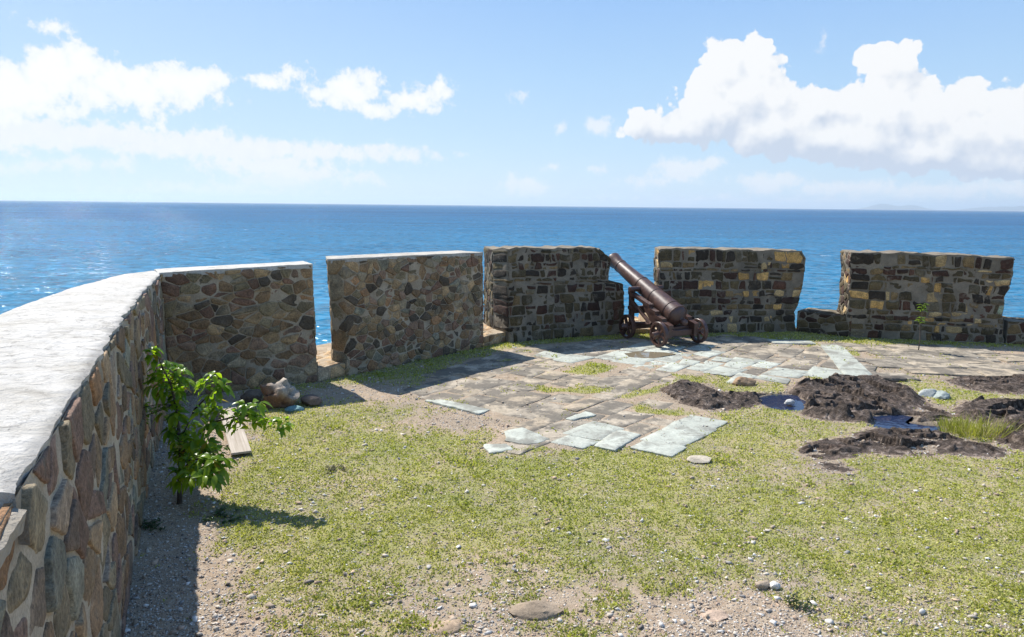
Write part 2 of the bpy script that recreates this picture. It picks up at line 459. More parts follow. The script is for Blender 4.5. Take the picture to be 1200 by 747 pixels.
mat_stone(); mat_mortar('mortar_tan', (0.47, 0.38, 0.27), (0.32, 0.245, 0.165)); mat_mortar('mortar_grey', (0.27, 0.228, 0.172), (0.16, 0.134, 0.10))
mat_mortar('mortar_pale', (0.53, 0.445, 0.335), (0.38, 0.305, 0.215)); mat_plaster(); mat_ground(); mat_paving(); mat_pale(); mat_rock(); mat_stone_plain(); mat_gravel(); mat_bark(); mat_wood(); mat_iron(); mat_water(); mat_sea(); mat_hill()
mat_leaf('leaf', 0.5, 0.3); mat_leaf('blade', 0.35, 0.6)

# ------------------------------------------------------------------ masonry
PAL_RUBBLE = [((0.185, 0.130, 0.082), 4), ((0.160, 0.138, 0.095), 3), ((0.150, 0.096, 0.074), 2.4), ((0.080, 0.068, 0.056), 2),
              ((0.255, 0.190, 0.120), 3), ((0.195, 0.170, 0.130), 2), ((0.165, 0.165, 0.138), 1.0), ((0.24, 0.150, 0.09), 0.5), ((0.19, 0.135, 0.105), 2)]
PAL_LEFT = [((0.205, 0.148, 0.105), 4), ((0.185, 0.165, 0.128), 3), ((0.190, 0.135, 0.118), 3), ((0.125, 0.100, 0.088), 1.4),
            ((0.255, 0.195, 0.140), 2.2), ((0.185, 0.195, 0.178), 2.6), ((0.22, 0.185, 0.16), 2), ((0.23, 0.145, 0.09), 0.9)]
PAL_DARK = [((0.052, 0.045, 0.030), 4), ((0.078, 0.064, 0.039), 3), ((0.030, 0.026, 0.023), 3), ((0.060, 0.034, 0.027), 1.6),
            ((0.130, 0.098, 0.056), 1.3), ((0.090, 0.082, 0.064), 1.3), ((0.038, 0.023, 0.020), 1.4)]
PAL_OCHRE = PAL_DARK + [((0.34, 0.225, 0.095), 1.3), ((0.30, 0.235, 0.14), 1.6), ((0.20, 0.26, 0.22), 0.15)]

def clip_poly(poly, a, nrm):
    """keep the side (p - a) . nrm <= 0"""
    out = []
    n = len(poly)
    for i in range(n):
        p, q = poly[i], poly[(i + 1) % n]
        dp = (p[0] - a[0]) * nrm[0] + (p[1] - a[1]) * nrm[1]
        dq = (q[0] - a[0]) * nrm[0] + (q[1] - a[1]) * nrm[1]
        if dp <= 0: out.append(p)
        if dp * dq < 0:
            k = dp / (dp - dq)
            out.append((p[0] + (q[0] - p[0]) * k, p[1] + (q[1] - p[1]) * k))
    return out

def stone_cells(w, h, size, aspect, jit, gap, rng, quoin=()):
    """irregular stone outlines filling a w x h face, in metres"""
    sites = []
    v = -size * 0.2
    row = 0
    while v < h + size * 0.3:
        rh = size * rng.uniform(0.6, 1.45)
        u = -size * aspect * rng.uniform(0, 1)
        while u < w + size * aspect * 0.5:
            cw = size * aspect * rng.uniform(0.55, 1.7)
            sites.append((u + cw / 2 + rng.normal(0, jit * size * 0.5 * aspect), v + rh / 2 + rng.normal(0, jit * size * 0.55)))
            u += cw
        v += rh; row += 1
    sites = [q for q in sites if rng.random() > 0.10]
    sites += [(rng.uniform(0, w), rng.uniform(0, h)) for _ in range(int(len(sites) * jit * 0.16))]
    for side in quoin:                         # large dressed blocks up a corner
        qw = 0.27
        sites = [s for s in sites if not ((s[0] < qw * 1.1) if side == 'L' else (s[0] > w - qw * 1.1))]
        v = 0.0
        k = 0
        while v < h:
            qh = rng.uniform(0.2, 0.42)
            off = qw * (0.5 if k % 2 else 0.42)
            sites.append((off if side == 'L' else w - off, v + qh / 2)); v += qh; k += 1
    if jit < 0.3:                              # squared stones laid in rough courses
        cells = []; v = 0.0
        while v < h - 0.02:
            rh = min(size * rng.uniform(0.5, 1.6), h - v)
            if h - v - rh < 0.04: rh = h - v
            u = 0.0
            while u < w - 0.01:
                cw = size * aspect * rng.uniform(0.35, 1.5)
                if rng.random() < 0.12: cw = size * rng.uniform(0.3, 0.55)
                if ('L' in quoin and u == 0) or ('R' in quoin and w - u < 0.34): cw = 0.3 * rng.uniform(0.8, 1.2)
                if w - u - cw < 0.05: cw = w - u
                parts = [(0, 1)] if rng.random() > 0.15 or rh < 0.11 else [(0, 0.5), (0.5, 1)]
                for q0, q1 in parts:
                    g = gap * rng.uniform(0.25, 0.9); j = 0.026
                    lo_v, hi_v = v + rh * q0 + g, v + rh * q1 - g
                    if hi_v - lo_v < 0.015 or cw < 2.6 * g: continue
                    p = np.array([(u + g, lo_v), (u + cw / 2, lo_v), (u + cw - g, lo_v), (u + cw - g, hi_v), (u + cw / 2, hi_v), (u + g, hi_v)]) + rng.normal(0, j * 0.5, (6, 2)) * np.array([1, 0.7])
                    p[:, 0] = np.clip(p[:, 0], 0.002, w - 0.002); p[:, 1] = np.clip(p[:, 1], 0.002, h - 0.002)
                    cells.append(p)
                u += cw
            v += rh
        return cells
    S = np.array(sites); Sx = S.copy(); Sx[:, 0] /= aspect
    W = w / aspect
    cells = []
    for i, s in enumerate(Sx):
        d = np.hypot(*(Sx - s).T); order = np.argsort(d)[1:22]
        poly = [(0.002, 0.002), (W - 0.002, 0.002), (W - 0.002, h - 0.002), (0.002, h - 0.002)]
        g = gap * rng.uniform(0.6, 1.5)
        for j in order:
            q = Sx[j]; L = d[j]
            if L < 1e-6: continue
            nrm = (q - s) / L
            a = (s + q) / 2 - nrm * min(g / 2 * (1 / aspect if abs(nrm[0]) > 0.7 else 1), L * 0.3)
            poly = clip_poly(poly, a, nrm)
            if len(poly) < 3: break
        if len(poly) < 3: continue
        p = np.array(poly); p[:, 0] *= aspect
        area = 0.5 * abs(np.dot(p[:, 0], np.roll(p[:, 1], -1)) - np.dot(p[:, 1], np.roll(p[:, 0], -1)))
        if area < 0.0007: continue
        cells.append(p)
    return cells

def pick(pal, rng):
    wts = np.array([x[1] for x in pal], float)
    return np.array(pal[rng.choice(len(pal), p=wts / wts.sum())][0]) * np.array([1.29, 1.15, 0.94])

def lay_stones(mb, Pf, w, h, rng, size=0.15, aspect=1.35, jit=0.8, gap=0.016, pal=PAL_RUBBLE, prot=(0.0, 0.016), quoin=(), step=0.03, sink=0.02, loss=0.0, rnd=(0.03, 0.13), bul=0.008):
    """Pf(u, v) -> points, normals; adds the stones of one face to mb, each with its own stone colour"""
    for poly in stone_cells(w, h, size, aspect, jit, gap, rng, quoin):
        if rng.random() < loss: continue
        c = poly.mean(0)
        q = []
        rr = rng.uniform(*rnd)
        for k in range(len(poly)):                         # cut the corners
            a, b = poly[k], poly[(k + 1) % len(poly)]
            q += [a + (b - a) * rr, b + (a - b) * rr]
        q = np.array(q); pts = []
        for k in range(len(q)):
            a, b = q[k], q[(k + 1) % len(q)]
            m = max(1, int(math.ceil(np.hypot(*(b - a)) / step)))
            pts += [a + (b - a) * i / m for i in range(m)]
        pts = np.array(pts); n = len(pts)
        dirv = pts - c; ln = np.hypot(*dirv.T)[:, None] + 1e-6
        jn = fbm(np.stack([pts[:, 0] * 22, pts[:, 1] * 22, np.full(n, rng.uniform(0, 90))], 1), 2)
        pts = pts + dirv / ln * jn[:, None] * min(0.034, 0.32 * ln.min())
        pts[:, 0] = np.clip(pts[:, 0], 0.001, w - 0.001); pts[:, 1] = np.clip(pts[:, 1], 0.001, h - 0.001)
        p = rng.uniform(*prot); bulge = rng.uniform(-0.002, bul)
        tilt = rng.normal(0, 0.035, 2)
        rings = [(1.0, -sink), (1.0, p - 0.004), (0.955, p - 0.0005), (0.62, p + bulge * 0.7), (0.3, p + bulge)]
        UV = np.concatenate([c + (pts - c) * s for s, _ in rings] + [c[None]])
        D = np.concatenate([np.full(n, d) for _, d in rings] + [[p + bulge]])
        D[n:] += ((UV[n:] - c) @ tilt) + fbm(np.stack([UV[n:, 0] * 14, UV[n:, 1] * 14, np.full(len(UV) - n, c[0] * 7.0)], 1), 3) * 0.012
        P, Nn = Pf(UV[:, 0], UV[:, 1])
        V = P + Nn * D[:, None]
        f = []
        for k in range(len(rings) - 1):
            for j in range(n):
                f.append((k * n + j, k * n + (j + 1) % n, (k + 1) * n + (j + 1) % n, (k + 1) * n + j))
        k = (len(rings) - 1) * n
        f += [(k + j, k + (j + 1) % n, len(UV) - 1) for j in range(n)]
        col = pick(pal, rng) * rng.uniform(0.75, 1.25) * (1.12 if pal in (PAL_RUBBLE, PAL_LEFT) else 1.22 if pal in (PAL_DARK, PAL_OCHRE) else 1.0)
        mb.add(V, f, col, 0)

def lay_mortar(mb, Pf, w, h, res=0.03, amp=0.012, mat=1, seed=0):
    nu, nv = max(2, int(w / res) + 1), max(2, int(h / res) + 1)
    U, V = np.meshgrid(np.linspace(0, w, nu), np.linspace(0, h, nv), indexing='ij')
    P, Nn = Pf(U.ravel(), V.ravel())
    fade = np.minimum.reduce([U.ravel() / 0.05, (w - U.ravel()) / 0.05, V.ravel() / 0.05 + 1, (h - V.ravel()) / 0.05]).clip(0, 1)
    d = (fbm(P * 9, 4, seed) * amp * 2 + 0.002) * fade
    mb.grid((P + Nn * d[:, None]).reshape(nu, nv, 3), (1, 1, 1), mat)

def face_fn(Ffun, w, h, sgn=1.0):
    """turns a (s, t) in 0..1 surface into Pf(u, v) with normals by differences"""
    def Pf(u, v):
        s, t = np.asarray(u) / w, np.asarray(v) / h
        P = Ffun(s, t); e = 0.02
        s0, s1, t0, t1 = np.clip(s - e, 0, 1), np.clip(s + e, 0, 1), np.clip(t - e, 0, 1), np.clip(t + e, 0, 1)
        n = np.cross(Ffun(s1, t) - Ffun(s0, t), Ffun(s, t1) - Ffun(s, t0))
        n = n / (np.linalg.norm(n, axis=1)[:, None] + 1e-12) * sgn
        return P, n
    return Pf

def lerp(a, b, t): return a + (b - a) * t

class Merlon:
    """a block of parapet: outline of its inner face traced on the wall's plane, then real thickness behind"""
    def __init__(self, A, B, left, right, top, offL, offR, beta=0.05, splay=None, rag=0.0, seed=0):
        self.A, self.B = np.array([A[0], A[1], 0.0]), np.array([B[0], B[1], 0.0])
        self.e = (self.B - self.A); self.L = np.linalg.norm(self.e); self.e /= self.L
        self.n = np.array([self.e[1], -self.e[0], 0.0])          # towards the yard
        self.beta = beta
        inv = lambda pts: sorted([self.on(p) for p in pts], key=lambda q: q[1])
        l, r = inv(left), inv(right)
        self.lz, self.lu = np.array([q[1] for q in l]), np.array([q[0] for q in l])
        self.rz, self.ru = np.array([q[1] for q in r]), np.array([q[0] for q in r])
        tp = [self.on(p) for p in top]
        self.tu, self.tz = np.array([q[0] for q in tp]), np.array([q[1] for q in tp])
        self.offL, self.offR = np.array([*offL, 0.0]), np.array([*offR, 0.0])
        self.splay, self.rag, self.seed = splay, rag, seed
        self.h = float(np.mean(self.tz)); self.w = float(np.mean(self.ru) - np.mean(self.lu))
    def on(self, p):
        d = ray(*p); up = np.array([0, 0, 1.0]) - self.n * self.beta
        N = np.cross(self.e, up)
        k = ((self.A - CAM) @ N) / (d @ N)
        P = CAM + d * k - self.A
        return float(P @ self.e), float(P[2])
    def Fr(self, s, t):
        s, t = np.asarray(s, float), np.asarray(t, float)
        u_top = lerp(self.tu[0], self.tu[-1], s)
        ztop = np.interp(u_top, self.tu, self.tz)
        if self.rag: ztop = ztop + self.rag * fbm(np.stack([s * self.w * 7, s * 0, s * 0 + self.seed], 1), 3)
        z = t * ztop
        ul, ur = np.interp(z, self.lz, self.lu), np.interp(z, self.rz, self.ru)
        if self.rag:
            q = np.stack([z * 6, z * 0 + 5, z * 0 + self.seed], 1)
            ul = ul + self.rag * 0.8 * fbm(q, 3); ur = ur + self.rag * 0.8 * fbm(q + 31, 3)
        l0, r0 = self.lu.min(), self.ru.max()
        um = lerp(l0, r0, s); a0, a1 = lerp(l0, r0, 0.2), lerp(l0, r0, 0.74)
        u = np.where(s < 0.2, lerp(ul, a0, s / 0.2), np.where(s > 0.74, lerp(a1, ur, (s - 0.74) / 0.26), um))
        P = self.A + u[:, None] * self.e + z[:, None] * (np.array([0, 0, 1.0]) - self.n * self.beta)
        if self.splay:
            uc, D = self.splay
            u0 = np.mean(self.lu)
            psh = D * np.clip((uc - u) / (uc - u0), 0, 1)
            dxy = P[:, :2] - CAM[:2]; dl = np.linalg.norm(dxy, axis=1)
            P[:, :2] += dxy / dl[:, None] * psh[:, None]
            P[:, 2] = t * (EYE - (EYE - ztop) * (1 + psh / dl))
        return P
    def off(self, s): return self.offL + (self.offR - self.offL) * np.asarray(s)[:, None]
    def front(self): return face_fn(self.Fr, self.w, self.h)
    def cheekL(self):
        w = np.linalg.norm(self.offL)
        return face_fn(lambda k, t: self.Fr(k * 0, t) + (1 - np.asarray(k)[:, None]) * self.offL, w, self.h), w
    def cheekR(self):
        w = np.linalg.norm(self.offR)
        return face_fn(lambda k, t: self.Fr(k * 0 + 1, t) + np.asarray(k)[:, None] * self.offR, w, self.h), w
    def back(self):
        return face_fn(lambda s, t: self.Fr(1 - s, t) + self.off(1 - s), self.w, self.h)
    def build_coping(self, root, mats, thick, amp, over, tint=(1, 1, 1)):
        ns, nk = max(8, int(self.w / 0.035)), 18
        S, K = np.meshgrid(np.linspace(0, 1, ns), np.linspace(0, 1, nk), indexing='ij')
        base = self.Fr(S.ravel(), np.ones(S.size)) + K.ravel()[:, None] * self.off(S.ravel())
        # stand a little proud of the faces
        mid = base.reshape(ns, nk, 3).mean((0, 1))
        f0 = self.n * over; e = self.e * over
        P = base + np.outer(1 - 2 * K.ravel(), f0) + np.outer(2 * S.ravel() - 1, e)
        edge = fbm(P * 11 + self.seed, 3) * 0.03 * (np.minimum.reduce([S.ravel() * ns, (1 - S.ravel()) * ns, K.ravel() * nk, (1 - K.ravel()) * nk]) < 0.9)
        P[:, :2] += np.outer(edge, self.n[:2])
        top = P.copy(); top[:, 2] += thick * 0.35 + fbm(P * 7 + self.seed, 4) * amp * 2
        mb = MB()
        T = top.reshape(ns, nk, 3)
        mb.grid(T, tint, 0)
        lowz = fbm(P * 8 + 9.0, 3).reshape(ns, nk) * thick * 0.8
        Bm = P.reshape(ns, nk, 3).copy(); Bm[..., 2] -= thick * 0.65 + lowz
        for a, b, fl in ((T[:, 0], Bm[:, 0], True), (T[:, -1], Bm[:, -1], False), (T[0], Bm[0], False), (T[-1], Bm[-1], True)):
            mb.grid(np.stack([b, a], 1), tint, 0, flip=not fl)
        return mb.build('coping', mats, root, sub=root.location)

def make_merlon(mer, label, mortar, pal, size, aspect, jit, gap, quoin, cop, seed, quoinR=()):
    rng = np.random.default_rng(seed)
    c = (mer.A + mer.B) / 2
    root = empty('stone_merlon', tuple(c), label, 'merlon', 'stone merlons of the battery parapet')
    mb = MB(); Pf = mer.front()
    lay_mortar(mb, Pf, mer.w, mer.h, 0.03, 0.013 if jit < 0.3 else 0.008, 1, seed)
    lay_stones(mb, Pf, mer.w, mer.h, rng, size, aspect, jit, gap, pal, (-0.003, 0.019) if jit < 0.3 else (0.000, 0.022), quoin, rnd=(0.06, 0.18), loss=0.02 if jit < 0.3 else 0.0)
    for (Cf, w) in (mer.cheekL(), mer.cheekR()):
        lay_mortar(mb, Cf, w, mer.h, 0.04, 0.013, 1, seed + 1)
        lay_stones(mb, Cf, w, mer.h, rng, size * 1.15, 1.2, 0.5, gap, pal, (0.0, 0.016))
    lay_mortar(mb, mer.back(), mer.w, mer.h, 0.06, 0.02, 1, seed + 2)
    # footing that carries the outer side down the slope
    b0 = mer.Fr(np.array([0.0, 1.0]), np.array([0.0, 0.0])); b1 = b0 + np.stack([mer.offL, mer.offR])
    lo = np.array([0, 0, -1.6])
    ring = [b0[0], b0[1], b1[1], b1[0]]
    mb.add([p for p in ring] + [p + lo for p in ring], [(4, 5, 1, 0), (5, 6, 2, 1), (6, 7, 3, 2), (7, 4, 0, 3)], (1, 1, 1), 1)
    mb.build('masonry', [M['stone'], M[mortar]], root, sub=root.location)
    mer.build_coping(root, [M[cop[0]]], cop[1], cop[2], cop[3], cop[4] if len(cop) > 4 else (1, 1, 1))
    return root

SUN_AZ, SUN_EL = 41.0, 49.0          # degrees left of the view axis, above the horizon

# plan of the parapet
WDIR = np.array([-0.40, 0.9165]); WN = np.array([0.9165, 0.40])
CORNER = np.array([-3.86, 7.99])
def wall_xy(s, d):
    s = np.asarray(s, float)
    d = d + np.where(s > 4.5, ((s - 4.5) / 4.4) ** 2 * 0.10, 0) * (np.asarray(d) > -0.6)
    return np.stack([WN[0] * d + WDIR[0] * s, WN[1] * d + WDIR[1] * s], -1)
S_END = float(CORNER @ WDIR)
G2 = lambda px, py: G(px, py)[:2]
M1A, M1B = CORNER, G2(372, 448)
M2A, M2B = G2(384, 446), G2(566, 407)
M3A, M3B = G2(577, 404), G2(731, 391.3)
M4A, M4B = G2(773, 392), G2(932, 388.7)
M5A, M5B = G2(998, 396), G2(1178, 403)

def nback(A, B, th):
    e = (B - A) / np.linalg.norm(B - A)
    return (-e[1] * th, e[0] * th)

mer1 = Merlon(M1A, M1B, [(201, 466), (187, 321)], [(372, 448), (369, 385), (365, 311)], [(187, 321.5), (365, 311)], (-0.25, 0.42), nback(M1A, M1B, 0.45), seed=1)
mer2 = Merlon(M2A, M2B, [(388, 446), (391, 418), (388, 360), (384, 305)], [(566, 407), (566, 350), (565, 297)], [(384, 305.5), (565, 297)], (-0.14, 0.52), nback(M2A, M2B, 0.52), splay=(0.32, 0.30), seed=2)
mer3 = Merlon(M3A, M3B, [(577, 404), (578, 350), (577, 293)], [(731, 391.3), (731, 370), (730, 333), (712, 329), (713, 320), (716, 304), (704, 293)],
              [(577, 293), (600, 292.5), (640, 292), (680, 292), (704, 293)], (-0.17, 0.62), nback(M3A, M3B, 0.55), splay=(0.30, 0.55), rag=0.05, seed=3)
mer4 = Merlon(M4A, M4B, [(773, 392), (772, 350), (774, 292)], [(932, 389), (931, 366), (936, 352), (939, 340), (944, 303), (940, 296)],
              [(774, 292), (800, 292.5), (850, 293.5), (900, 294), (940, 296)], (0.03, 0.62), nback(M4A, M4B, 0.55), rag=0.06, seed=4)
mer5 = Merlon(M5A, M5B, [(995, 396), (992, 370), (996, 340), (997, 297)], [(1176, 402), (1175, 375), (1177, 349), (1183, 338), (1188, 304)],
              [(998, 297), (1040, 297.5), (1090, 299), (1140, 300.5), (1188, 304)], (0.11, 0.62), nback(M5A, M5B, 0.55), rag=0.06, seed=5)

make_merlon(mer1, 'rubble stone parapet block with white cap, joining the long left wall at the corner', 'mortar_tan', PAL_RUBBLE, 0.108, 1.45, 0.7, 0.010, (), ('plaster', 0.05, 0.006, 0.012), 21)
make_merlon(mer2, 'brown rubble parapet block with smooth pale cap and tall quoins, second from the left corner', 'mortar_tan', PAL_RUBBLE, 0.095, 1.35, 0.75, 0.010, ('L',), ('plaster', 0.05, 0.006, 0.012, (0.85, 0.83, 0.8)), 22)
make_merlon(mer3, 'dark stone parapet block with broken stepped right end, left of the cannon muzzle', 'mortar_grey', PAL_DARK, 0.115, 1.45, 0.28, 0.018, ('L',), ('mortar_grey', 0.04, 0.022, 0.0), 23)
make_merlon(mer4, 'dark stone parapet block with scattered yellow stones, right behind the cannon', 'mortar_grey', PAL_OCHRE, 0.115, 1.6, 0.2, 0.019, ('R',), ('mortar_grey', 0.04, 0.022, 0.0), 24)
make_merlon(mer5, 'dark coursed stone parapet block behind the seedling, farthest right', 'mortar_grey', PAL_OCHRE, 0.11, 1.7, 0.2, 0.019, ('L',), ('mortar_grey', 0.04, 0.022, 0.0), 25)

def make_sill(A, B, label, z, depth, mortar, pal, seed, size=0.13, slope=0.0, n=None):
    rng = np.random.default_rng(seed)
    A, B = np.array([*A, 0.0]), np.array([*B, 0.0])
    e = B - A; w = np.linalg.norm(e); e /= w
    nb = np.array([-e[1], e[0], 0]) if n is None else np.array([*n, 0.0])
    root = empty('embrasure_sill', tuple((A + B) / 2), label, 'sill', 'low sills between the merlons')
    mb = MB()
    hgt = lambda s, k: z * (1 + 0 * k) - slope * k + 0.03 * fbm(np.stack([s * w * 5, k * depth * 5, s * 0 + seed], 1), 3)
    fr = lambda s, t: A + (s * w)[:, None] * e + np.stack([0 * s, 0 * s, t * hgt(s, s * 0)], 1)
    tp = lambda s, k: A + (s * w)[:, None] * e + (k * depth)[:, None] * nb + np.stack([0 * s, 0 * s, hgt(s, k)], 1)
    Pf = face_fn(fr, w, z); Pt = face_fn(tp, w, depth)
    lay_mortar(mb, Pf, w, z, 0.03, 0.012, 1, seed); lay_stones(mb, Pf, w, z, rng, size, 1.5, 0.6, 0.018, pal)
    lay_mortar(mb, Pt, w, depth, 0.03, 0.012, 1, seed + 3); lay_stones(mb, Pt, w, depth, rng, size * 1.5, 1.2, 0.9, 0.02, pal, (-0.004, 0.008))
    q = [A, B, B + nb * depth, A + nb * depth]; lo = np.array([0, 0, -1.6])
    zz = [hgt(np.array([a]), np.array([b]))[0] for a, b in ((0, 0), (1, 0), (1, 1), (0, 1))]
    V = [p + np.array([0, 0, h_]) for p, h_ in zip(q, zz)] + [p + lo for p in q]
    mb.add(V, [(5, 6, 2, 1), (6, 7, 3, 2), (7, 4, 0, 3)], (1, 1, 1), 1)
    mb.build('masonry', [M['stone'], M[mortar]], root, sub=root.location)
    return root

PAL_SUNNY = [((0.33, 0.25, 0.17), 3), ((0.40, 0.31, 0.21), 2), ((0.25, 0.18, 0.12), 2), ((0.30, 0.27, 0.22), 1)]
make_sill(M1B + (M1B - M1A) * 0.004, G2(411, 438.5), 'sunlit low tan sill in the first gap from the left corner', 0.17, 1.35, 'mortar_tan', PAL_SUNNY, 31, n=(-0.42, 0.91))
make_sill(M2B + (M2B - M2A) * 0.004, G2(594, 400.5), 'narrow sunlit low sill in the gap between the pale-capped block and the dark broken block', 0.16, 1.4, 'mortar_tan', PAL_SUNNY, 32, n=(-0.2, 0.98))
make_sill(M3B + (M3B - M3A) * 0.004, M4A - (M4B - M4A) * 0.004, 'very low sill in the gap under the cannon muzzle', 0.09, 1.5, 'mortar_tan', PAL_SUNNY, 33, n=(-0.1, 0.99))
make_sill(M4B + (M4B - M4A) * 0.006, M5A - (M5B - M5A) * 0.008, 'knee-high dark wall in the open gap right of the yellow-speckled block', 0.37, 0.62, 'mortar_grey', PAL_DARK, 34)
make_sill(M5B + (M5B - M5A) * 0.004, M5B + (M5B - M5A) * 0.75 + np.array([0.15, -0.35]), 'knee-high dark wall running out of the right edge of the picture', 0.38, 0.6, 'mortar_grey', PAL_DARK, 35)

# broken stub of masonry in the cannon's embrasure
def rock_mesh(size, seed, sub=4, rough=0.35, flat=0.3, freq=1.6, ridge=0.0, strat=0.0):
    import bmesh
    bm = bmesh.new(); bmesh.ops.create_icosphere(bm, subdivisions=sub, radius=1.0)
    V = np.array([v.co[:] for v in bm.verts]); Fc = [tuple(v.index for v in f.verts) for f in bm.faces]; bm.free()
    d = fbm(V * freq + seed * 3.1, 5, seed)
    r = 1 + rough * d * 2
    # a few flat breaks
    rs = np.random.default_rng(seed)
    V = V * r[:, None]
    for k in range(7):
        n = rs.normal(size=3); n /= np.linalg.norm(n); lim = rs.uniform(0.62, 0.9)
        over = np.maximum(V @ n - lim, 0); V = V - np.outer(over * 0.85, n)
    if strat: V *= (1 + strat * np.sin(V[:, 2] * 17 + 3 * fbm(V * 2, 2))[:, None] * np.array([1, 1, 0]))
    V = V + V * (fbm(V * 6 + seed, 4, seed + 5) * 0.16)[:, None]
    V = V * np.array(size)
    low = -size[2] * flat
    V[:, 2] = np.where(V[:, 2] < low, low + (V[:, 2] - low) * 0.2, V[:, 2])
    return V, Fc

def rotz(V, a):
    c, s = math.cos(a), math.sin(a)
    return np.stack([V[:, 0] * c - V[:, 1] * s, V[:, 0] * s + V[:, 1] * c, V[:, 2]], 1)

def rock(name, xy, size, seed, label, cat, col, mat='loose', rz=0.0, z=0.0, group=None, colfn=None, **kw):
    V, Fc = rock_mesh(size, seed, **kw)
    V = rotz(V, rz)
    c = np.tile(np.array(col, float), (len(V), 1))
    if colfn: c = colfn(V, c)
    mb = MB(); mb.add(V, Fc, c)
    o = mb.build(name, M[mat], smooth=True, angle=38)
    o.location = (xy[0], xy[1], z)
    return tag(o, label, cat, group)

st = G(750, 379)
rock('masonry_stub', (2.52, 13.5), (0.14, 0.5, 0.36), 71, 'sunlit broken stub of masonry seen through the cannon carriage', 'masonry', (0.36, 0.26, 0.165), rz=0.05, z=0.1, flat=0.9, rough=0.2)

# ------------------------------------------------------------------ long left wall
root = empty('parapet_wall', (-2.4, 4.5, 0), 'long chest-high rubble wall with broad sunlit white top, running along the left edge', 'wall')
def wall_h(s): return 1.452 - 0.04 * np.clip((np.asarray(s) - 3) / 6, 0, 1)
S0 = -2.2
def inner(s01, t):
    s = S0 + (S_END - S0) * np.asarray(s01)
    xy = wall_xy(s, np.full_like(s, -0.452))
    z = np.asarray(t) * (wall_h(s) - 0.03)
    return np.stack([xy[:, 0] - 0.02 * np.asarray(t) * WN[0], xy[:, 1] - 0.02 * np.asarray(t) * WN[1], z], 1)
WL = S_END - S0
mb = MB(); Pf = face_fn(inner, WL, 1.42, 1.0)
rng = np.random.default_rng(41)
lay_mortar(mb, Pf, WL, 1.42, 0.02, 0.008, 1, 41)
lay_stones(mb, Pf, WL, 1.42, rng, 0.17, 1.5, 1.0, 0.030, PAL_LEFT, (0.004, 0.020), step=0.02, rnd=(0.02, 0.09), bul=0.004)
# outer face
OUT = [(S0, -1.42), (1.5, -1.42)]
out_xy = [wall_xy(np.array([s]), -1.42)[0] for s in (S0, 0.0, 1.5, 3.0)] + [G(px, py, 1.43)[:2] for px, py in ((-60, 391), (0, 364), (40, 348.5), (75, 337), (100, 330))] + [np.array(q) for q in ((-4.26, 7.55), (-4.30, 7.95), (-4.17, 8.33))]
out_xy = np.array(out_xy)
ol = np.concatenate([[0], np.cumsum(np.hypot(*np.diff(out_xy, axis=0).T))])
def outer_at(k):
    k = np.asarray(k) * ol[-1]
    return np.stack([np.interp(k, ol, out_xy[:, 0]), np.interp(k, ol, out_xy[:, 1])], 1)
ko = np.linspace(0, 1, 90)
O = outer_at(ko)
mb.grid(np.stack([np.column_stack([O, np.full(90, 1.38)]), np.column_stack([O, np.full(90, -1.6)])], 1), (1, 1, 1), 1)
mb.build('masonry', [M['stone'], M['mortar_pale']], root, sub=root.location)

def coping_piece(ka, kb, drop, tint, seed, amp, name='coping'):
    ns, nk = int((kb - ka) * WL / 0.022), 60
    S = np.linspace(ka, kb, ns)
    ss = S0 + WL * S
    I = inner(S, np.ones(ns))[:, :2]
    # broken edge of the plaster
    nz = fbm(np.stack([ss * 6, ss * 0, ss * 0 + seed], 1), 5, seed, 0.62)
    I = I + np.outer(nz * 0.05 + 0.002 + (0.02 if drop else 0), WN)
    Oo = outer_at(S) + np.outer(0.02 * fbm(np.stack([ss * 3, ss * 0, ss * 0 + 5], 1), 3), -WN)
    K = np.linspace(0, 1, nk)
    XY = I[:, None] * (1 - K[None, :, None]) + Oo[:, None] * K[None, :, None]
    zb = wall_h(ss)[:, None] + 0 * K[None]
    flat = np.column_stack([XY.reshape(-1, 2), zb.ravel()])
    n1 = fbm(flat * np.array([2.2, 2.2, 0]) + seed, 4).reshape(ns, nk); n2 = fbm(flat * np.array([13, 13, 0]) + seed, 5, 3, 0.6).reshape(ns, nk)
    # camber: rounds down at the inner edge and towards the sea
    rim = np.exp(-K[None] / 0.02) * 0.006 + np.exp(-(1 - K[None]) / 0.05) * 0.05
    Z = zb - drop - rim + n1 * amp * 2 + n2 * amp * 1.1 + 0.012 * np.sin(K[None] * math.pi)
    T = np.dstack([XY, Z])
    mb = MB()
    edgecol = np.clip(0.62 + 0.38 * sstep(0.0, 0.06, K[None] + 0.09 * n2 + 0.07 * n1), 0.0, 1.0)
    mb.grid(T, np.repeat((edgecol[..., None] * np.array(tint)).reshape(-1, 3), 1, 0), 0, flip=False)
    dep = 0.035 + 0.05 * np.clip(fbm(np.stack([ss * 9, ss * 0 + 2, ss * 0 + seed], 1), 4) + 0.35, 0, 1)
    Bt = T[:, 0].copy(); Bt[:, 2] -= dep; Bt[:, :2] -= 0.012 * WN
    mb.grid(np.stack([Bt, T[:, 0]], 1), np.array(tint) * 0.95, 0)
    B2 = T[:, -1].copy(); B2[:, 2] -= 0.08
    mb.grid(np.stack([T[:, -1], B2], 1), tint, 0)
    for i in (0, -1):
        Be = T[i].copy(); Be[:, 2] -= 0.1
        mb.grid(np.stack([T[i], Be], 1), np.array(tint) * 0.7, 0)
    mb.build(name, [M['plaster']], root, sub=root.location)
kst = (2.16 - S0) / WL
coping_piece(kst, 1.0, 0.0, (1, 1, 1), 51, 0.008)
coping_piece(0.0, kst - 0.0012, 0.045, (0.80, 0.76, 0.70), 52, 0.012)

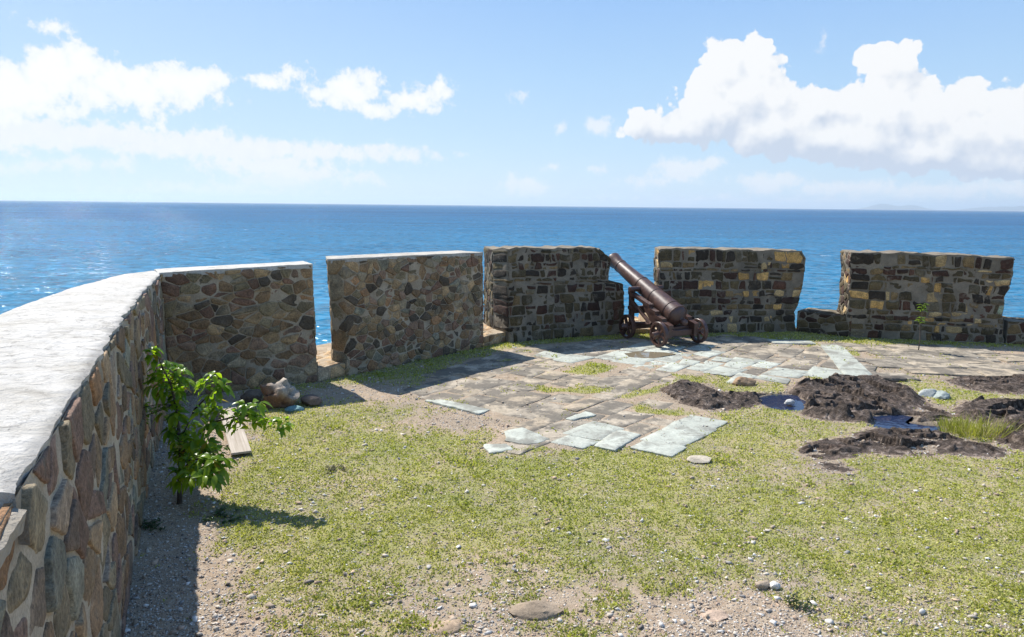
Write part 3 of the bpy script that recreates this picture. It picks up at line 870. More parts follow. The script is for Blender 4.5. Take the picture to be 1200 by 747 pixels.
# ------------------------------------------------------------------ yard: ground sheet that falls away to the sea outside the parapet
YARD = [tuple(wall_xy(np.array([-60.0]), -0.9)[0]), tuple(wall_xy(np.array([7.0]), -0.9)[0]), (-4.0, 8.2), (-2.75, 9.2), (-2.55, 9.75), (-0.75, 11.55), (-0.3, 12.1),
        (1.7, 12.75), (2.6, 12.95), (5.2, 13.1), (8.3, 12.3), (10.5, 11.2), (16, 6), (40, -14), (40, -60)]
PAVE = [G2(*p) for p in ((495, 470), (573, 486), (600, 500), (585, 512), (566, 524), (574, 534), (640, 529), (700, 523), (783, 525), (842, 496), (822, 478), (790, 472), (765, 462),
                         (800, 448), (850, 437), (868, 448), (960, 447), (1024, 444), (1000, 404), (930, 398), (826, 395), (731, 397), (640, 404), (596, 410), (560, 418), (500, 445))]
PAVE_R = [G2(*p) for p in ((1008, 425), (1030, 445), (1110, 446), (1225, 437), (1225, 416), (1130, 411), (1060, 404), (990, 401))]
GRASS_IN_PAVE = [([G2(*p) for p in ((660, 437), (690, 425), (728, 430), (690, 443))]), ([G2(*p) for p in ((708, 468), (770, 452), (830, 440), (830, 448), (775, 462), (740, 470))])]
PUDDLES = [[(893, 465), (910, 461), (930, 462), (938, 468), (940, 477), (925, 479), (908, 477), (897, 472)],
           [(1028, 487), (1055, 485), (1070, 487), (1062, 493), (1080, 496), (1098, 497), (1103, 503), (1085, 505), (1050, 503), (1030, 498)]]
PUDDLE_W = [[G2(*p) for p in q] for q in PUDDLES]

OUTCROPS = [([(777, 458), (795, 450), (822, 451), (842, 459), (862, 462), (893, 462), (896, 471), (878, 478), (852, 482), (822, 480), (795, 473), (780, 467)], 0.13, 'low dark rock hump left of the first rain pool'),
            ([(893, 462), (925, 461), (940, 449), (975, 445), (1030, 446), (1058, 452), (1082, 470), (1080, 476), (1062, 483), (1028, 487), (1028, 494), (1000, 494), (960, 490), (942, 486), (938, 477), (936, 466), (915, 462)], 0.2, 'largest dark brown rock hump between the two rain pools'),
            ([(1062, 484), (1085, 472), (1112, 484), (1118, 492), (1105, 497), (1085, 497), (1064, 495), (1070, 488)], 0.1, 'small reddish rock shelf at the right end of the second rain pool'),
            ([(940, 530), (948, 520), (985, 516), (1000, 514), (1004, 508), (1028, 503), (1060, 503), (1095, 506), (1130, 516), (1176, 526), (1170, 533), (1120, 533), (1060, 531), (1022, 529), (1000, 534), (968, 537), (950, 538)], 0.15, 'long dark jagged rock ridge in the grass in front of the second rain pool'),
            ([(1124, 480), (1140, 471), (1190, 474), (1230, 480), (1240, 500), (1235, 530), (1200, 528), (1172, 520), (1158, 506), (1165, 496), (1140, 494), (1122, 488)], 0.22, 'dark rock hump at the right edge behind the yellow grass tuft'),
            ([(1108, 446), (1130, 442), (1180, 442), (1225, 445), (1230, 460), (1190, 462), (1150, 458), (1120, 452)], 0.12, 'low dark rock hump at the right edge nearest the far wall'),
            ([(950, 546), (962, 541), (984, 542), (1002, 550), (985, 553), (962, 551)], 0.045, 'small reddish rock patch in the grass below the jagged ridge')]
OUT_W = [[G2(*p) for p in q[0]] for q in OUTCROPS]
def joint(x, y): return fbm2(x, y, 1.3, 3, 57)
def wall_dist(x, y):
    return x * WN[0] + y * WN[1] + 0.452
def ground_maps(x, y):
    """height, turf cover, gravel share, dark wet soil share"""
    sd = poly_sd(x, y, YARD)
    pv = poly_sd(x, y, PAVE)
    h = 0.035 * fbm2(x, y, 0.5, 3, 2) + 0.022 * fbm2(x, y, 3.2, 4, 5) + 0.006 * fbm2(x, y, 18, 2, 7)
    h = h * (1 - 0.6 * sstep(-0.05, 0.1, pv)) + 0.008 * sstep(-0.02, 0.05, pv)
    h = h + 0.05 * np.clip((4.5 - y) / 4, 0, 1) * sstep(0.3, 1.5, wall_dist(x, y))
    for q in PUDDLE_W:
        ps = poly_sd(x, y, q); h = h * (1 - 0.5 * sstep(-0.4, -0.1, ps)) - 0.075 * sstep(-0.13, 0.10, ps + 0.12 * fbm2(x, y, 5, 3, 61))
    h = h - np.maximum(-sd - 0.25, 0) * 2.2
    h = np.maximum(h, -14.0)
    wd = wall_dist(x, y)
    big = fbm2(x, y, 0.9, 4, 21); mid = fbm2(x, y, 3.5, 4, 23)
    g = 0.84 + 0.55 * big + 0.6 * mid + 0.6 * fbm2(x, y, 8, 3, 29) - 0.07 * sstep(6.5, 4.2, y)
    # bare strip by the left wall, wider in front of the corner
    strip = 0.42 + 0.25 * sstep(5, 7.2, y) + 0.12 * sstep(4.4, 3.0, y)
    g = g - 1.1 * (1 - sstep(strip - 0.2, strip + 0.35, wd + 0.5 * big + 0.25 * mid))
    # gravel in the foreground
    fore = sstep(5.0, 3.3, y + 1.6 * big + 1.3 * mid) * (0.14 + 0.75 * np.exp(-((x - 1.2) / 0.5) ** 2) * sstep(4.3, 3.6, y) + 0.36 * np.exp(-((x + 0.1) / 0.6) ** 2) * sstep(4.6, 3.6, y))
    g = g - 0.75 * fore
    # trodden earth round the paving and in the corner
    g = g - 0.75 * np.exp(-(((x + 0.5) / 0.65) ** 2 + ((y - 7.25) / 0.45) ** 2)) - 0.9 * np.exp(-(((x + 1.75) / 0.75) ** 2 + ((y - 8.3) / 0.5) ** 2))
    g = g - 0.62 * sstep(8.8, 9.8, y) * sstep(4.6, 5.2, x) + 0.75 * sstep(11.4, 12.0, y)
    g = np.where(pv > 0.0, 0.9 * sstep(0.10, 0.18, joint(x, y)) + 0.25 * sstep(0.0, 0.2, fbm2(x, y, 5, 3, 51)), g - 0.4 * np.exp(-np.maximum(-pv, 0) / 0.1))
    for q in GRASS_IN_PAVE:
        g = np.maximum(g, 0.95 * sstep(-0.06, 0.08, poly_sd(x, y, q) + 0.25 * mid))
    for q in PUDDLE_W:
        g = np.where(poly_sd(x, y, q) > -0.06, 0, g)
    grav = np.clip(0.25 + 0.9 * fore + 0.6 * np.exp(-((wd - 0.25) / 0.35) ** 2) + 0.5 * mid, 0, 1)
    dark = 0 * x
    for q in PUDDLE_W:
        dark = np.maximum(dark, sstep(-0.12, 0.0, poly_sd(x, y, q)))
    rk_ = np.full(x.shape, -9.0)
    for q in OUT_W: rk_ = np.maximum(rk_, poly_sd(x, y, q))
    edge_ = sstep(-0.16, 0.02, rk_ + 0.35 * mid)
    dark = np.maximum(dark, 0.3 * edge_); g = g * (1 - 0.8 * edge_); grav = np.maximum(grav, 0.8 * edge_)
    return h, np.clip(g, 0, 1), grav, dark, sd

def gz(x, y):
    return ground_maps(np.atleast_1d(np.array(x, float)), np.atleast_1d(np.array(y, float)))[0]

def axis(lo, hi, fl, fh, step, grow=1.22):
    a = list(np.arange(fl, fh + 1e-6, step)); s = step; x = fl
    L = []
    while x > lo: s *= grow; x -= s; L.append(x)
    s = step; x = a[-1]; Hh = []
    while x < hi: s *= grow; x += s; Hh.append(x)
    return np.array(L[::-1] + a + Hh)
gx, gy = axis(-45, 70, -4.6, 10.2, 0.034), axis(-70, 45, 2.4, 13.4, 0.034)
X, Y = np.meshgrid(gx, gy, indexing='ij')
gh, gg, ggr, gdk, gsd = ground_maps(X.ravel(), Y.ravel())
mb = MB(); mb.grid(np.column_stack([X.ravel(), Y.ravel(), gh]).reshape(*X.shape, 3), np.column_stack([gg, ggr, gdk]), 0)
tag(mb.build('ground', M['ground']), kind='structure')

# ------------------------------------------------------------------ paving
def slab(mb, poly, z, th, rng, col, mat=0, rag=0.012):
    poly = np.asarray(poly, float); c = poly.mean(0); q = []
    for i in range(len(poly)):
        a, b = poly[i], poly[(i + 1) % len(poly)]
        a2, b2 = a + (b - a) * 0.04, b + (a - b) * 0.04
        m = max(2, int(np.hypot(*(b - a)) / 0.045))
        q += [a2 + (b2 - a2) * k / m for k in range(m + 1)]
    q = np.array(q); n = len(q)
    d = q - c; l = np.hypot(*d.T)[:, None]
    q = q + d / l * (fbm(np.stack([q[:, 0] * 12, q[:, 1] * 12, np.full(n, rng.uniform(0, 50))], 1), 3) * rag * 2)[:, None]
    tl = rng.normal(0, 0.005, 2)
    rings = [(1.0, -th), (1.0, -0.006), (1 - 0.012 / max(l.mean(), .05), 0.0), (0.55, 0.0)]
    XY = np.concatenate([c + (q - c) * s for s, _ in rings] + [c[None]])
    Z = np.concatenate([np.full(n, dz) for _, dz in rings] + [[0]]) + z + (XY - c) @ tl
    Z[n:] += 0.006 * fbm2(XY[n:, 0], XY[n:, 1], 9, 3, 3)
    f = [(k * n + j, k * n + (j + 1) % n, (k + 1) * n + (j + 1) % n, (k + 1) * n + j) for k in range(3) for j in range(n)]
    f += [(3 * n + j, 3 * n + (j + 1) % n, 4 * n) for j in range(n)]
    mb.add(np.column_stack([XY, Z]), f, col, mat)

PALE = (0.47, 0.485, 0.415)
PALE_EDGE = [G2(*p) for p in ((650, 526), (690, 506), (745, 500), (778, 500), (776, 484), (800, 474), (826, 478), (842, 494), (792, 527), (700, 526))]
PALE_ZONE = [G2(*p) for p in ((610, 428), (655, 413), (720, 409), (800, 402), (840, 404), (845, 412), (880, 426), (960, 429), (990, 444), (890, 446), (868, 449), (850, 437), (815, 437), (780, 441), (735, 433), (700, 430), (650, 426))]
pale_polys = [[(497, 471), (521, 471), (573, 482), (560, 487)], [(590, 508), (612, 503), (646, 517), (620, 524), (592, 519)], [(568, 523), (594, 522), (600, 530), (572, 534)],
              
              [(663, 493), (686, 485), (700, 489), (672, 495)],
              [(960, 405), (985, 405), (1024, 443), (990, 443)],
              [(898, 399.5), (952, 401), (956, 405), (906, 404)]]
rng = np.random.default_rng(61)
mb = MB()
pale_w = [np.array([G2(*p) for p in q]) for q in pale_polys]
ua = np.array([0.60, 0.80]); va = np.array([-0.80, 0.60])
TANS = [(0.42, 0.345, 0.25), (0.36, 0.30, 0.225), (0.30, 0.255, 0.20), (0.40, 0.34, 0.265), (0.22, 0.195, 0.16), (0.36, 0.28, 0.19)]
def field(poly, u, v, du, dv, ox, oy, keep, z0):
    """broken courses of flags laid along u inside a polygon"""
    b = oy
    while b < oy + 16:
        dvb = dv * rng.uniform(0.75, 1.35); a = ox - rng.uniform(0, du)
        while a < ox + 16:
            dua = du * rng.uniform(0.55, 1.45); g = rng.uniform(0.0, 0.007)
            q = np.array([u * x_ + v * y_ for x_, y_ in ((a + g, b + g), (a + dua - g, b + g), (a + dua - g, b + dvb - g), (a + g, b + dvb - g))])
            q += rng.normal(0, 0.028, q.shape)
            c = q.mean(0); a += dua
            sdv = poly_sd(np.array([c[0]]), np.array([c[1]]), poly)[0]
            if sdv < (-0.10 if poly_sd(np.array([c[0]]), np.array([c[1]]), PALE_EDGE)[0] > 0 else 0.02) or rng.random() > keep: continue
            if joint(np.array([c[0]]), np.array([c[1]]))[0] > 0.15: continue
            if any(poly_sd(np.array([c[0]]), np.array([c[1]]), gq)[0] > -0.02 for gq in GRASS_IN_PAVE): continue
            pale = max(poly_sd(np.array([c[0]]), np.array([c[1]]), z_)[0] for z_ in (PALE_ZONE, PALE_EDGE)) > 0.0 and rng.random() < 0.93
            if pale:
                slab(mb, q, z0 + rng.uniform(-0.004, 0.006), 0.05, rng, np.array(PALE) * rng.uniform(0.85, 1.08), 1, 0.012); continue
            col = np.array(TANS[rng.integers(len(TANS))]) * rng.uniform(0.85, 1.1)
            slab(mb, q, z0 + rng.uniform(-0.004, 0.004), 0.05, rng, col, 0, 0.012)
        b += dvb
sp = np.array(PAVE); O_ = np.array([np.min(sp @ ua), np.min(sp @ va)])
field(PAVE, ua, va, 0.44, 0.36, O_[0] - 0.3, O_[1] - 0.3, 0.97, 0.015)
ub = np.array([0.995, -0.06]); vb = np.array([0.06, 0.995])
sp = np.array(PAVE_R)
field(PAVE_R, ub, vb, 0.7, 0.3, np.min(sp @ ub) - 0.3, np.min(sp @ vb) - 0.3, 0.85, 0.02)
for q in pale_w:
    slab(mb, q, 0.022 + rng.uniform(0, 0.006), 0.05, rng, np.array(PALE) * rng.uniform(0.85, 1.08), 1, 0.045)
tag(mb.build('paving', [M['paving'], M['pale']], angle=50), kind='structure')
# rain pool on the flags by the cannon
def puddle(poly, z, mat='water', grow=1.0):
    q = np.array([G2(*p) for p in poly]); c = q.mean(0)
    pts = []
    for i in range(len(q)):
        a, b = q[i], q[(i + 1) % len(q)]
        pts += [a + (b - a) * k / 5 for k in range(5)]
    pts = np.array(pts); pts = c + (pts - c) * grow; pts += (pts - c) * (fbm2(pts[:, 0], pts[:, 1], 8, 3, 5) * 0.3)[:, None]
    n = len(pts); mb = MB()
    mb.add(np.column_stack([np.concatenate([pts, c[None]]), np.full(n + 1, z)]), [(j, (j + 1) % n, n) for j in range(n)])
    return tag(mb.build('puddle', M[mat]), kind='structure')
for q in PUDDLES: puddle(q, -0.026, grow=1.3)
puddle([(735, 416), (750, 414), (775, 415), (788, 417), (765, 421), (742, 420)], 0.0215, 'mud', 1.15)

# ------------------------------------------------------------------ rock outcrops in the yard
for k, (poly, hgt, label) in enumerate(OUTCROPS):
    q = np.array([G2(*p) for p in poly]); lo, hi = q.min(0) - 0.12, q.max(0) + 0.12; c = (lo + hi) / 2
    nx, ny = int((hi[0] - lo[0]) / 0.022) + 2, int((hi[1] - lo[1]) / 0.022) + 2
    nx, ny = int(nx * 1.3), int(ny * 1.3)
    X, Y = np.meshgrid(np.linspace(lo[0], hi[0], nx), np.linspace(lo[1], hi[1], ny), indexing='ij')
    x, y = X.ravel(), Y.ravel()
    wob = 0.16 * fbm2(x, y, 3.0, 4, 70 + k)
    sd = poly_sd(x, y, q) + 0.04 + wob * 0.7
    prof = sstep(-0.06, 0.34, sd)
    rs = np.random.default_rng(300 + k)
    def blocks(sp, hs, tl):
        """broken facets: every cell has its own level and tilt"""
        n_ = max(6, int((hi[0] - lo[0]) * (hi[1] - lo[1]) / sp ** 2 * 1.3))
        P_ = rs.uniform(lo, hi, (n_, 2)); H_ = rs.normal(0, hs, n_); T_ = rs.normal(0, tl, (n_, 2))
        xx = x + 0.05 * fbm2(x, y, 9, 3, 201); yy = y + 0.05 * fbm2(x, y, 9, 3, 207)
        best = np.full(x.shape, 1e9); out_ = np.zeros(x.shape)
        for (px_, py_), h_, t_ in zip(P_, H_, T_):
            dx, dy = (xx - px_) * 0.75, yy - py_
            d_ = dx * dx + dy * dy; mm = d_ < best
            best = np.where(mm, d_, best); out_ = np.where(mm, h_ + dx * t_[0] + dy * t_[1], out_)
        return out_
    hgt = hgt * 0.46
    jag = blocks(0.42, 0.18 * hgt, 0.12) + blocks(0.17, 0.14 * hgt, 0.20) + 0.4 * blocks(0.07, 0.10 * hgt, 0.25)
    prof = sstep(-0.05, 0.20, sd)
    z = -0.1 + sstep(-0.12, 0.02, sd) * 0.09 + prof * (hgt * (0.82 + 0.7 * fbm2(x, y, 1.4, 3, 90 + k)) + jag) + sstep(-0.02, 0.1, sd) * (0.020 * fbm2(x, y * 1.4, 12, 5, 96) + 0.008 * fbm2(x, y, 40, 2, 97))
    for q2 in PUDDLE_W: z = z - 0.30 * sstep(-0.10, 0.06, poly_sd(x, y, q2) + 0.10 * fbm2(x, y, 6, 3, 63))
    mb = MB(); red = 1.0 + 1.3 * sstep(0.10, -0.03, sd)
    tint = np.column_stack([red * 1.05, red * 0.98, red * 0.93])
    mb.grid(np.column_stack([x - c[0], y - c[1], z]).reshape(nx, ny, 3), tint)
    o = mb.build('rock_outcrop', M['rock'], angle=40); o.location = (c[0], c[1], 0)
    tag(o, label, 'rock', 'dark rock outcrops in the yard')

# ------------------------------------------------------------------ loose stones
def two_tone(V, c):
    k = 0.8 * sstep(0.06, 0.2, V[:, 2] + 0.6 * V[:, 0] + 0.05 * fbm(V * 9, 3))[:, None]
    return c * (1 - k) + np.array([0.40, 0.36, 0.30]) * k
def at(px, py): return G2(px, py)
rock('boulder', at(328, 477), (0.22, 0.18, 0.19), 5, 'rusty brown boulder with a whitish top near the corner, above the leafy branch tip', 'boulder', (0.26, 0.15, 0.09), rz=0.3, z=0.08, colfn=two_tone, rough=0.75, freq=2.4)
rock('stone_block', at(365, 475), (0.125, 0.10, 0.075), 8, 'flat-topped brown stone block lying right beside the boulder near the corner', 'stone', (0.20, 0.15, 0.12), rz=-0.2, z=0.05, rough=0.15)
rock('stone_block', at(345, 482), (0.10, 0.07, 0.045), 9, 'small blue-green stone in front of the rusty boulder', 'stone', (0.16, 0.27, 0.27), rz=0.1, z=0.015, rough=0.15)
rock('stone_block', at(296, 470), (0.14, 0.12, 0.10), 12, 'rounded dull brown stone half hidden behind the leafy shrub branch', 'stone', (0.16, 0.12, 0.085), rz=0.8, z=0.03)
rock('stone_block', at(262, 456), (0.22, 0.13, 0.075), 14, 'low black stone at the foot of the corner block, in shade', 'stone', (0.035, 0.034, 0.036), rz=0.5, z=0.02)
rock('stone_block', at(308, 453), (0.17, 0.10, 0.06), 16, 'low dark slab behind the rusty boulder, against the shaded wall', 'stone', (0.05, 0.05, 0.055), rz=0.5, z=0.02)
rock('flat_stone', at(820, 540), (0.12, 0.085, 0.022), 18, 'single flat buff stone in the grass in front of the paving', 'stone', (0.46, 0.40, 0.31), rz=0.1, z=0.012, rough=0.12)
rock('layered_rock', at(628, 722), (0.16, 0.11, 0.055), 22, 'grey-brown layered rock half buried in the foreground gravel', 'rock', (0.27, 0.21, 0.15), rz=0.2, z=0.005, strat=0.06)
rock('flat_stone', at(522, 738), (0.12, 0.085, 0.03), 25, 'rounded tan stone at the bottom edge left of the layered rock', 'stone', (0.36, 0.265, 0.18), rz=0.4, z=-0.002)
rock('flat_stone', at(836, 723), (0.085, 0.07, 0.02), 27, 'pinkish flat stone in the gravel patch at the bottom, left of the dark sprig', 'stone', (0.42, 0.31, 0.23), rz=0.9, z=0.003)
rock('flat_stone', at(893, 689), (0.055, 0.035, 0.03), 29, 'tan wedge stone with white lumps at its side, above the dark sprig', 'stone', (0.42, 0.33, 0.24), rz=0.6, z=0.012)
rock('flat_stone', at(908, 689), (0.035, 0.03, 0.026), 30, 'white lump of stone beside the tan wedge stone', 'stone', (0.60, 0.57, 0.52), rz=0.2, z=0.012)
rock('stone_block', at(871, 451), (0.17, 0.10, 0.07), 33, 'orange-brown stone between the paving edge and the rock humps', 'stone', (0.30, 0.20, 0.12), rz=0.1, z=0.02)
rock('pale_stone', at(1086, 463), (0.15, 0.11, 0.07), 35, 'bluish white stone left of its pair by the right-hand rocks', 'stone', (0.36, 0.375, 0.35), rz=0.3, z=0.0, group='pair of pale stones')
rock('pale_stone', at(1103, 465), (0.13, 0.10, 0.075), 37, 'grey-green white stone right of its pair by the right-hand rocks', 'stone', (0.30, 0.335, 0.31), rz=1.0, z=0.0, group='pair of pale stones')
rock('flat_stone', at(925, 473), (0.07, 0.04, 0.04), 39, 'small white stone standing in the first rain pool', 'stone', (0.58, 0.56, 0.52), rz=0.1, z=0.01)
rock('flat_stone', at(1000, 488), (0.20, 0.10, 0.025), 43, 'flat pale pinkish stone at the foot of the largest rock hump', 'stone', (0.40, 0.32, 0.27), rz=0.1, z=0.02)
rock('flat_stone', at(1044, 446), (0.20, 0.11, 0.05), 45, 'dark grey broken slab at the right end of the pale paving strip', 'stone', (0.13, 0.11, 0.09), rz=0.0, z=0.015, rough=0.2)

# ------------------------------------------------------------------ plank
pa, pb = G(283, 535)[:2], np.array([-3.02, 7.45])
d = pb - pa; L = np.linalg.norm(d)
mb = MB(); ny = 24
mb.box((-0.085, 0, 0), (0.085, L, 0.020), bev=0.003)
o = mb.build('wooden_plank', M['wood'], smooth=False)
o.location = (pa[0], pa[1], 0.02); o.rotation_euler = (R(2.4), 0, math.atan2(-d[0], d[1]))
tag(o, 'weathered grey plank lying on the soil behind the shrub', 'plank')

# ------------------------------------------------------------------ cannon
cxy = (2.66, 11.375)
cz = 0.03
can = empty('cannon', (*cxy, cz), 'brown painted iron cannon on a stepped carriage, muzzle raised over the gap', 'cannon', rotz=math.atan2(0.46, 0.888))
iron = M['iron']
ax = np.array([0, 1.73, 0.742]); ax /= np.linalg.norm(ax)
br = np.array([0, 0.06, 0.455])
prof = [(-.235, 0.0), (-.232, .022), (-.22, .042), (-.20, .053), (-.178, .055), (-.155, .045), (-.138, .033), (-.115, .030), (-.10, .036), (-.085, .065), (-.07, .10), (-.045, .135), (-.02, .160), (0, .170), (.002, .186), (.04, .187), (.044, .176),
        (.16, .173), (.163, .180), (.19, .180), (.193, .172), (.57, .158), (.573, .163), (.59, .163), (.593, .155), (.97, .141), (.973, .147), (.992, .147), (.996, .136), (1.60, .112), (1.604, .119), (1.63, .119), (1.634, .111),
        (1.70, .114), (1.76, .122), (1.81, .133), (1.84, .137), (1.862, .135), (1.87, .128), (1.87, .062), (1.86, .058), (1.45, .056), (1.45, .0001)]
prof = [(a_ * 1.055, r_) for a_, r_ in prof]
mb = MB(); mb.lathe(prof, br, ax, 56); barrel = mb.build('barrel', iron, can, angle=32)
tr = br + ax * 0.90
mb = MB(); mb.lathe([(-.34, .0001), (-.34, .04), (-.335, .046), (.335, .046), (.34, .04), (.34, .0001)], tr, (1, 0, 0), 24); mb.build('trunnion', iron, can, angle=40)
for s in (-1, 1):
    x0, x1 = (0.225, 0.295) if s > 0 else (-0.295, -0.225)
    mb = MB()
    steps = [(-0.10, 0.14), (-0.02, 0.14), (0.06, 0.18), (0.30, 0.27), (0.52, 0.38), (0.60, 0.44), (0.60, 0.66), (0.55, 0.655), (0.40, 0.62), (0.40, 0.565), (0.24, 0.525), (0.24, 0.465), (0.07, 0.43), (0.07, 0.385), (-0.10, 0.345)]
    steps = [(-0.10, 0.14), (0.00, 0.14), (0.06, 0.20), (0.34, 0.335), (0.52, 0.50), (0.58, 0.60), (0.58, 0.655), (0.42, 0.615), (0.42, 0.56), (0.25, 0.52), (0.25, 0.465), (0.075, 0.425), (0.075, 0.385), (-0.10, 0.345)]
    mb.prism(steps, x0, x1)
    o = mb.build('carriage_cheek', iron, can, smooth=False)
    mb = MB()                                         # iron straps proud of the step tops
    for (y0, z0, y1, z1) in ((0.40, .612, 0.97, .775), (0.235, .518, 0.43, .567), (0.06, .423, 0.26, .472), (-0.115, .343, 0.09, .393)):
        th = 0.05
        mb.prism([(y0, z0 + .004), (y0, z0 - th), (y1, z1 - th), (y1, z1 + .004)], x0 - 0.012, x1 + 0.012)
    mb.build('step_rail', iron, o, smooth=False)
    mb = MB(); mb.prism([(0.86, 0.20), (0.95, 0.20), (0.975, 0.775), (0.885, 0.755)], x0 + .006, x1 - .006); mb.build('front_post', iron, can, smooth=False)
    mb = MB(); mb.tube([((x0 + x1) / 2, 0.90, 0.60), ((x0 + x1) / 2, 0.50, 0.36), ((x0 + x1) / 2, 0.40, 0.30)], [.033] * 3, 8); mb.build('brace', iron, can, angle=40)
    mb = MB(); mb.tube([((x0 + x1) / 2, 0.84, 0.235), ((x0 + x1) / 2, 0.36, 0.30)], [.036] * 2, 8); mb.build('brace', iron, can, angle=40)
    mb = MB(); mb.lathe([(0, .0001), (0, .04), (.03, .035), (.03, .0001)], (x1 - 0.005 if s > 0 else x0 + 0.005, 0.915, 0.50), (s, 0, 0), 14); mb.build('bolt_head', iron, can, angle=40)
mb = MB(); mb.box((-0.225, 0.02, 0.19), (0.225, 0.14, 0.29), bev=0.008); mb.build('transom', iron, can, smooth=False)
mb = MB(); mb.box((-0.225, 0.86, 0.40), (0.225, 0.93, 0.52), bev=0.008); mb.build('transom', iron, can, smooth=False)
for yy in (0.0, 0.83):
    mb = MB(); mb.box((-0.335, yy - 0.05, 0.15), (0.335, yy + 0.05, 0.25), bev=0.01); mb.build('axle', iron, can, smooth=False)
    for s in (-1, 1):
        cx = s * 0.40; Rw = 0.20
        mb = MB()
        mb.lathe([(-.034, Rw - .036), (-.034, Rw - .006), (-.028, Rw), (.028, Rw), (.034, Rw - .006), (.034, Rw - .036), (-.034, Rw - .036)], (cx, yy, Rw), (1, 0, 0), 36)
        for k in range(6):
            a = 2 * math.pi * k / 6 + 0.35 + yy
            rv = np.array([0, math.cos(a), math.sin(a)]); tv = np.array([0, -math.sin(a), math.cos(a)])
            mat3 = np.stack([np.array([1.0, 0, 0]), tv, rv], 1)
            mb.box((-0.020, -0.017, 0.04), (0.020, 0.017, Rw - 0.03), (mat3, np.array([cx, yy, Rw])))
        w = mb.build('wheel', iron, can, angle=35)
        mb = MB()
        mb.lathe([(-0.07, .0001), (-.07, .052), (.045, .052), (.06, .042), (.12, .038), (.128, .032), (.128, .0001)] if s > 0 else [(-.128, .0001), (-.128, .032), (-.12, .038), (-.06, .042), (-.045, .052), (.07, .052), (.07, .0001)], (cx, yy, Rw), (1, 0, 0), 24)
        mb.build('hub', iron, w, angle=35)

# ------------------------------------------------------------------ leafy plants
def add_leaf(mb, base, d, up, ln, wd, col, droop=0.4):
    d = np.asarray(d, float); d /= np.linalg.norm(d) + 1e-9
    side = np.cross(d, up); side /= np.linalg.norm(side) + 1e-9
    nrm = np.cross(side, d)
    ts = np.array([0.0, 0.12, 0.32, 0.58, 0.82, 1.0]); wsh = np.array([0.03, 0.30, 0.86, 0.98, 0.55, 0.02])
    V = []
    for t, w in zip(ts, wsh):
        c = base + d * ln * t - np.array([0, 0, 1.0]) * droop * ln * t * t * 0.7 + nrm * ln * 0.05 * math.sin(t * 3.1)
        V += [c - side * wd * w * 0.5 + nrm * wd * w * 0.16, c, c + side * wd * w * 0.5 + nrm * wd * w * 0.16]
    f = []
    for k in range(5):
        a = k * 3
        f += [(a, a + 1, a + 4, a + 3), (a + 1, a + 2, a + 5, a + 4)]
    mb.add(V, f, col)

rng = np.random.default_rng(77)
b0 = G(210, 590)
def P3(px, py, dp):
    return PT(px, py, dp + 0.46 * float(sstep(585, 480, np.array(float(py)))))
tips = [(178, 412, 5.02), (196, 428, 5.05), (212, 436, 5.0), (184, 434, 5.1), (188, 452, 4.98), (206, 462, 5.08), (176, 446, 5.12), (201, 445, 5.15),
        (238, 446, 4.95), (252, 442, 4.9), (262, 452, 4.88), (246, 462, 4.92),
        (166, 478, 5.1), (158, 492, 5.08), (186, 480, 5.0), (206, 486, 4.98), (200, 506, 5.02),
        (236, 482, 4.95), (256, 478, 4.9), (252, 496, 4.85), (272, 482, 4.82), (288, 476, 4.8), (303, 474, 4.78), (300, 488, 4.76), (318, 494, 4.74), (332, 494, 4.72), (274, 497, 4.82), (240, 502, 4.9),
        (212, 522, 5.0), (226, 516, 4.92), (244, 518, 4.88), (258, 526, 4.86), (216, 540, 4.98), (232, 538, 4.85), (250, 540, 4.82), (262, 540, 4.82), (224, 560, 4.88), (240, 558, 4.84), (252, 556, 4.82), (208, 556, 5.02),
        (206, 530, 5.06), (218, 530, 5.0), (236, 528, 4.9), (248, 548, 4.84), (220, 550, 4.95), (210, 510, 5.04), (222, 500, 5.0), (204, 470, 5.03), (216, 448, 5.04)]
sh = empty('leafy_shrub', tuple(b0), 'young broad-leaved shrub with glossy bright green leaves beside the long left wall', 'shrub')
tk, lf = MB(), MB()
trunk = [np.array([b0[0], b0[1], -0.03]), P3(211, 560, 5.08), P3(212, 530, 5.05), P3(209, 500, 5.04), P3(206, 475, 5.03), P3(200, 450, 5.04), P3(190, 430, 5.05)]
tk.tube(trunk, [.020, .017, .015, .012, .010, .008, .005], 8)
mains = {'A': trunk[4], 'B': P3(214, 490, 5.0), 'C': trunk[2], 'D': P3(213, 548, 5.05), 'E': trunk[3]}
def br_tube(a, b, r0, r1, sag=0.0):
    m = (a + b) / 2 + np.array([0, 0, sag]) + rng.normal(0, 0.012, 3)
    tk.tube([a, m, b], [r0, (r0 + r1) / 2, r1], 6)
cb = [trunk[2], P3(232, 510, 4.98), P3(250, 495, 4.9), P3(285, 486, 4.82), P3(332, 496, 4.73)]
tk.tube(cb, [.011, .010, .008, .006, .003], 6)
bb = [P3(212, 515, 5.04), P3(228, 480, 4.97), P3(256, 452, 4.9)]
tk.tube(bb, [.010, .008, .004], 6)
nodes = trunk[2:] + cb + bb + [trunk[1], P3(220, 545, 5.0), P3(240, 545, 4.9)]
tk.tube([trunk[1], P3(222, 540, 4.98), P3(248, 535, 4.86)], [.010, .008, .004], 6)
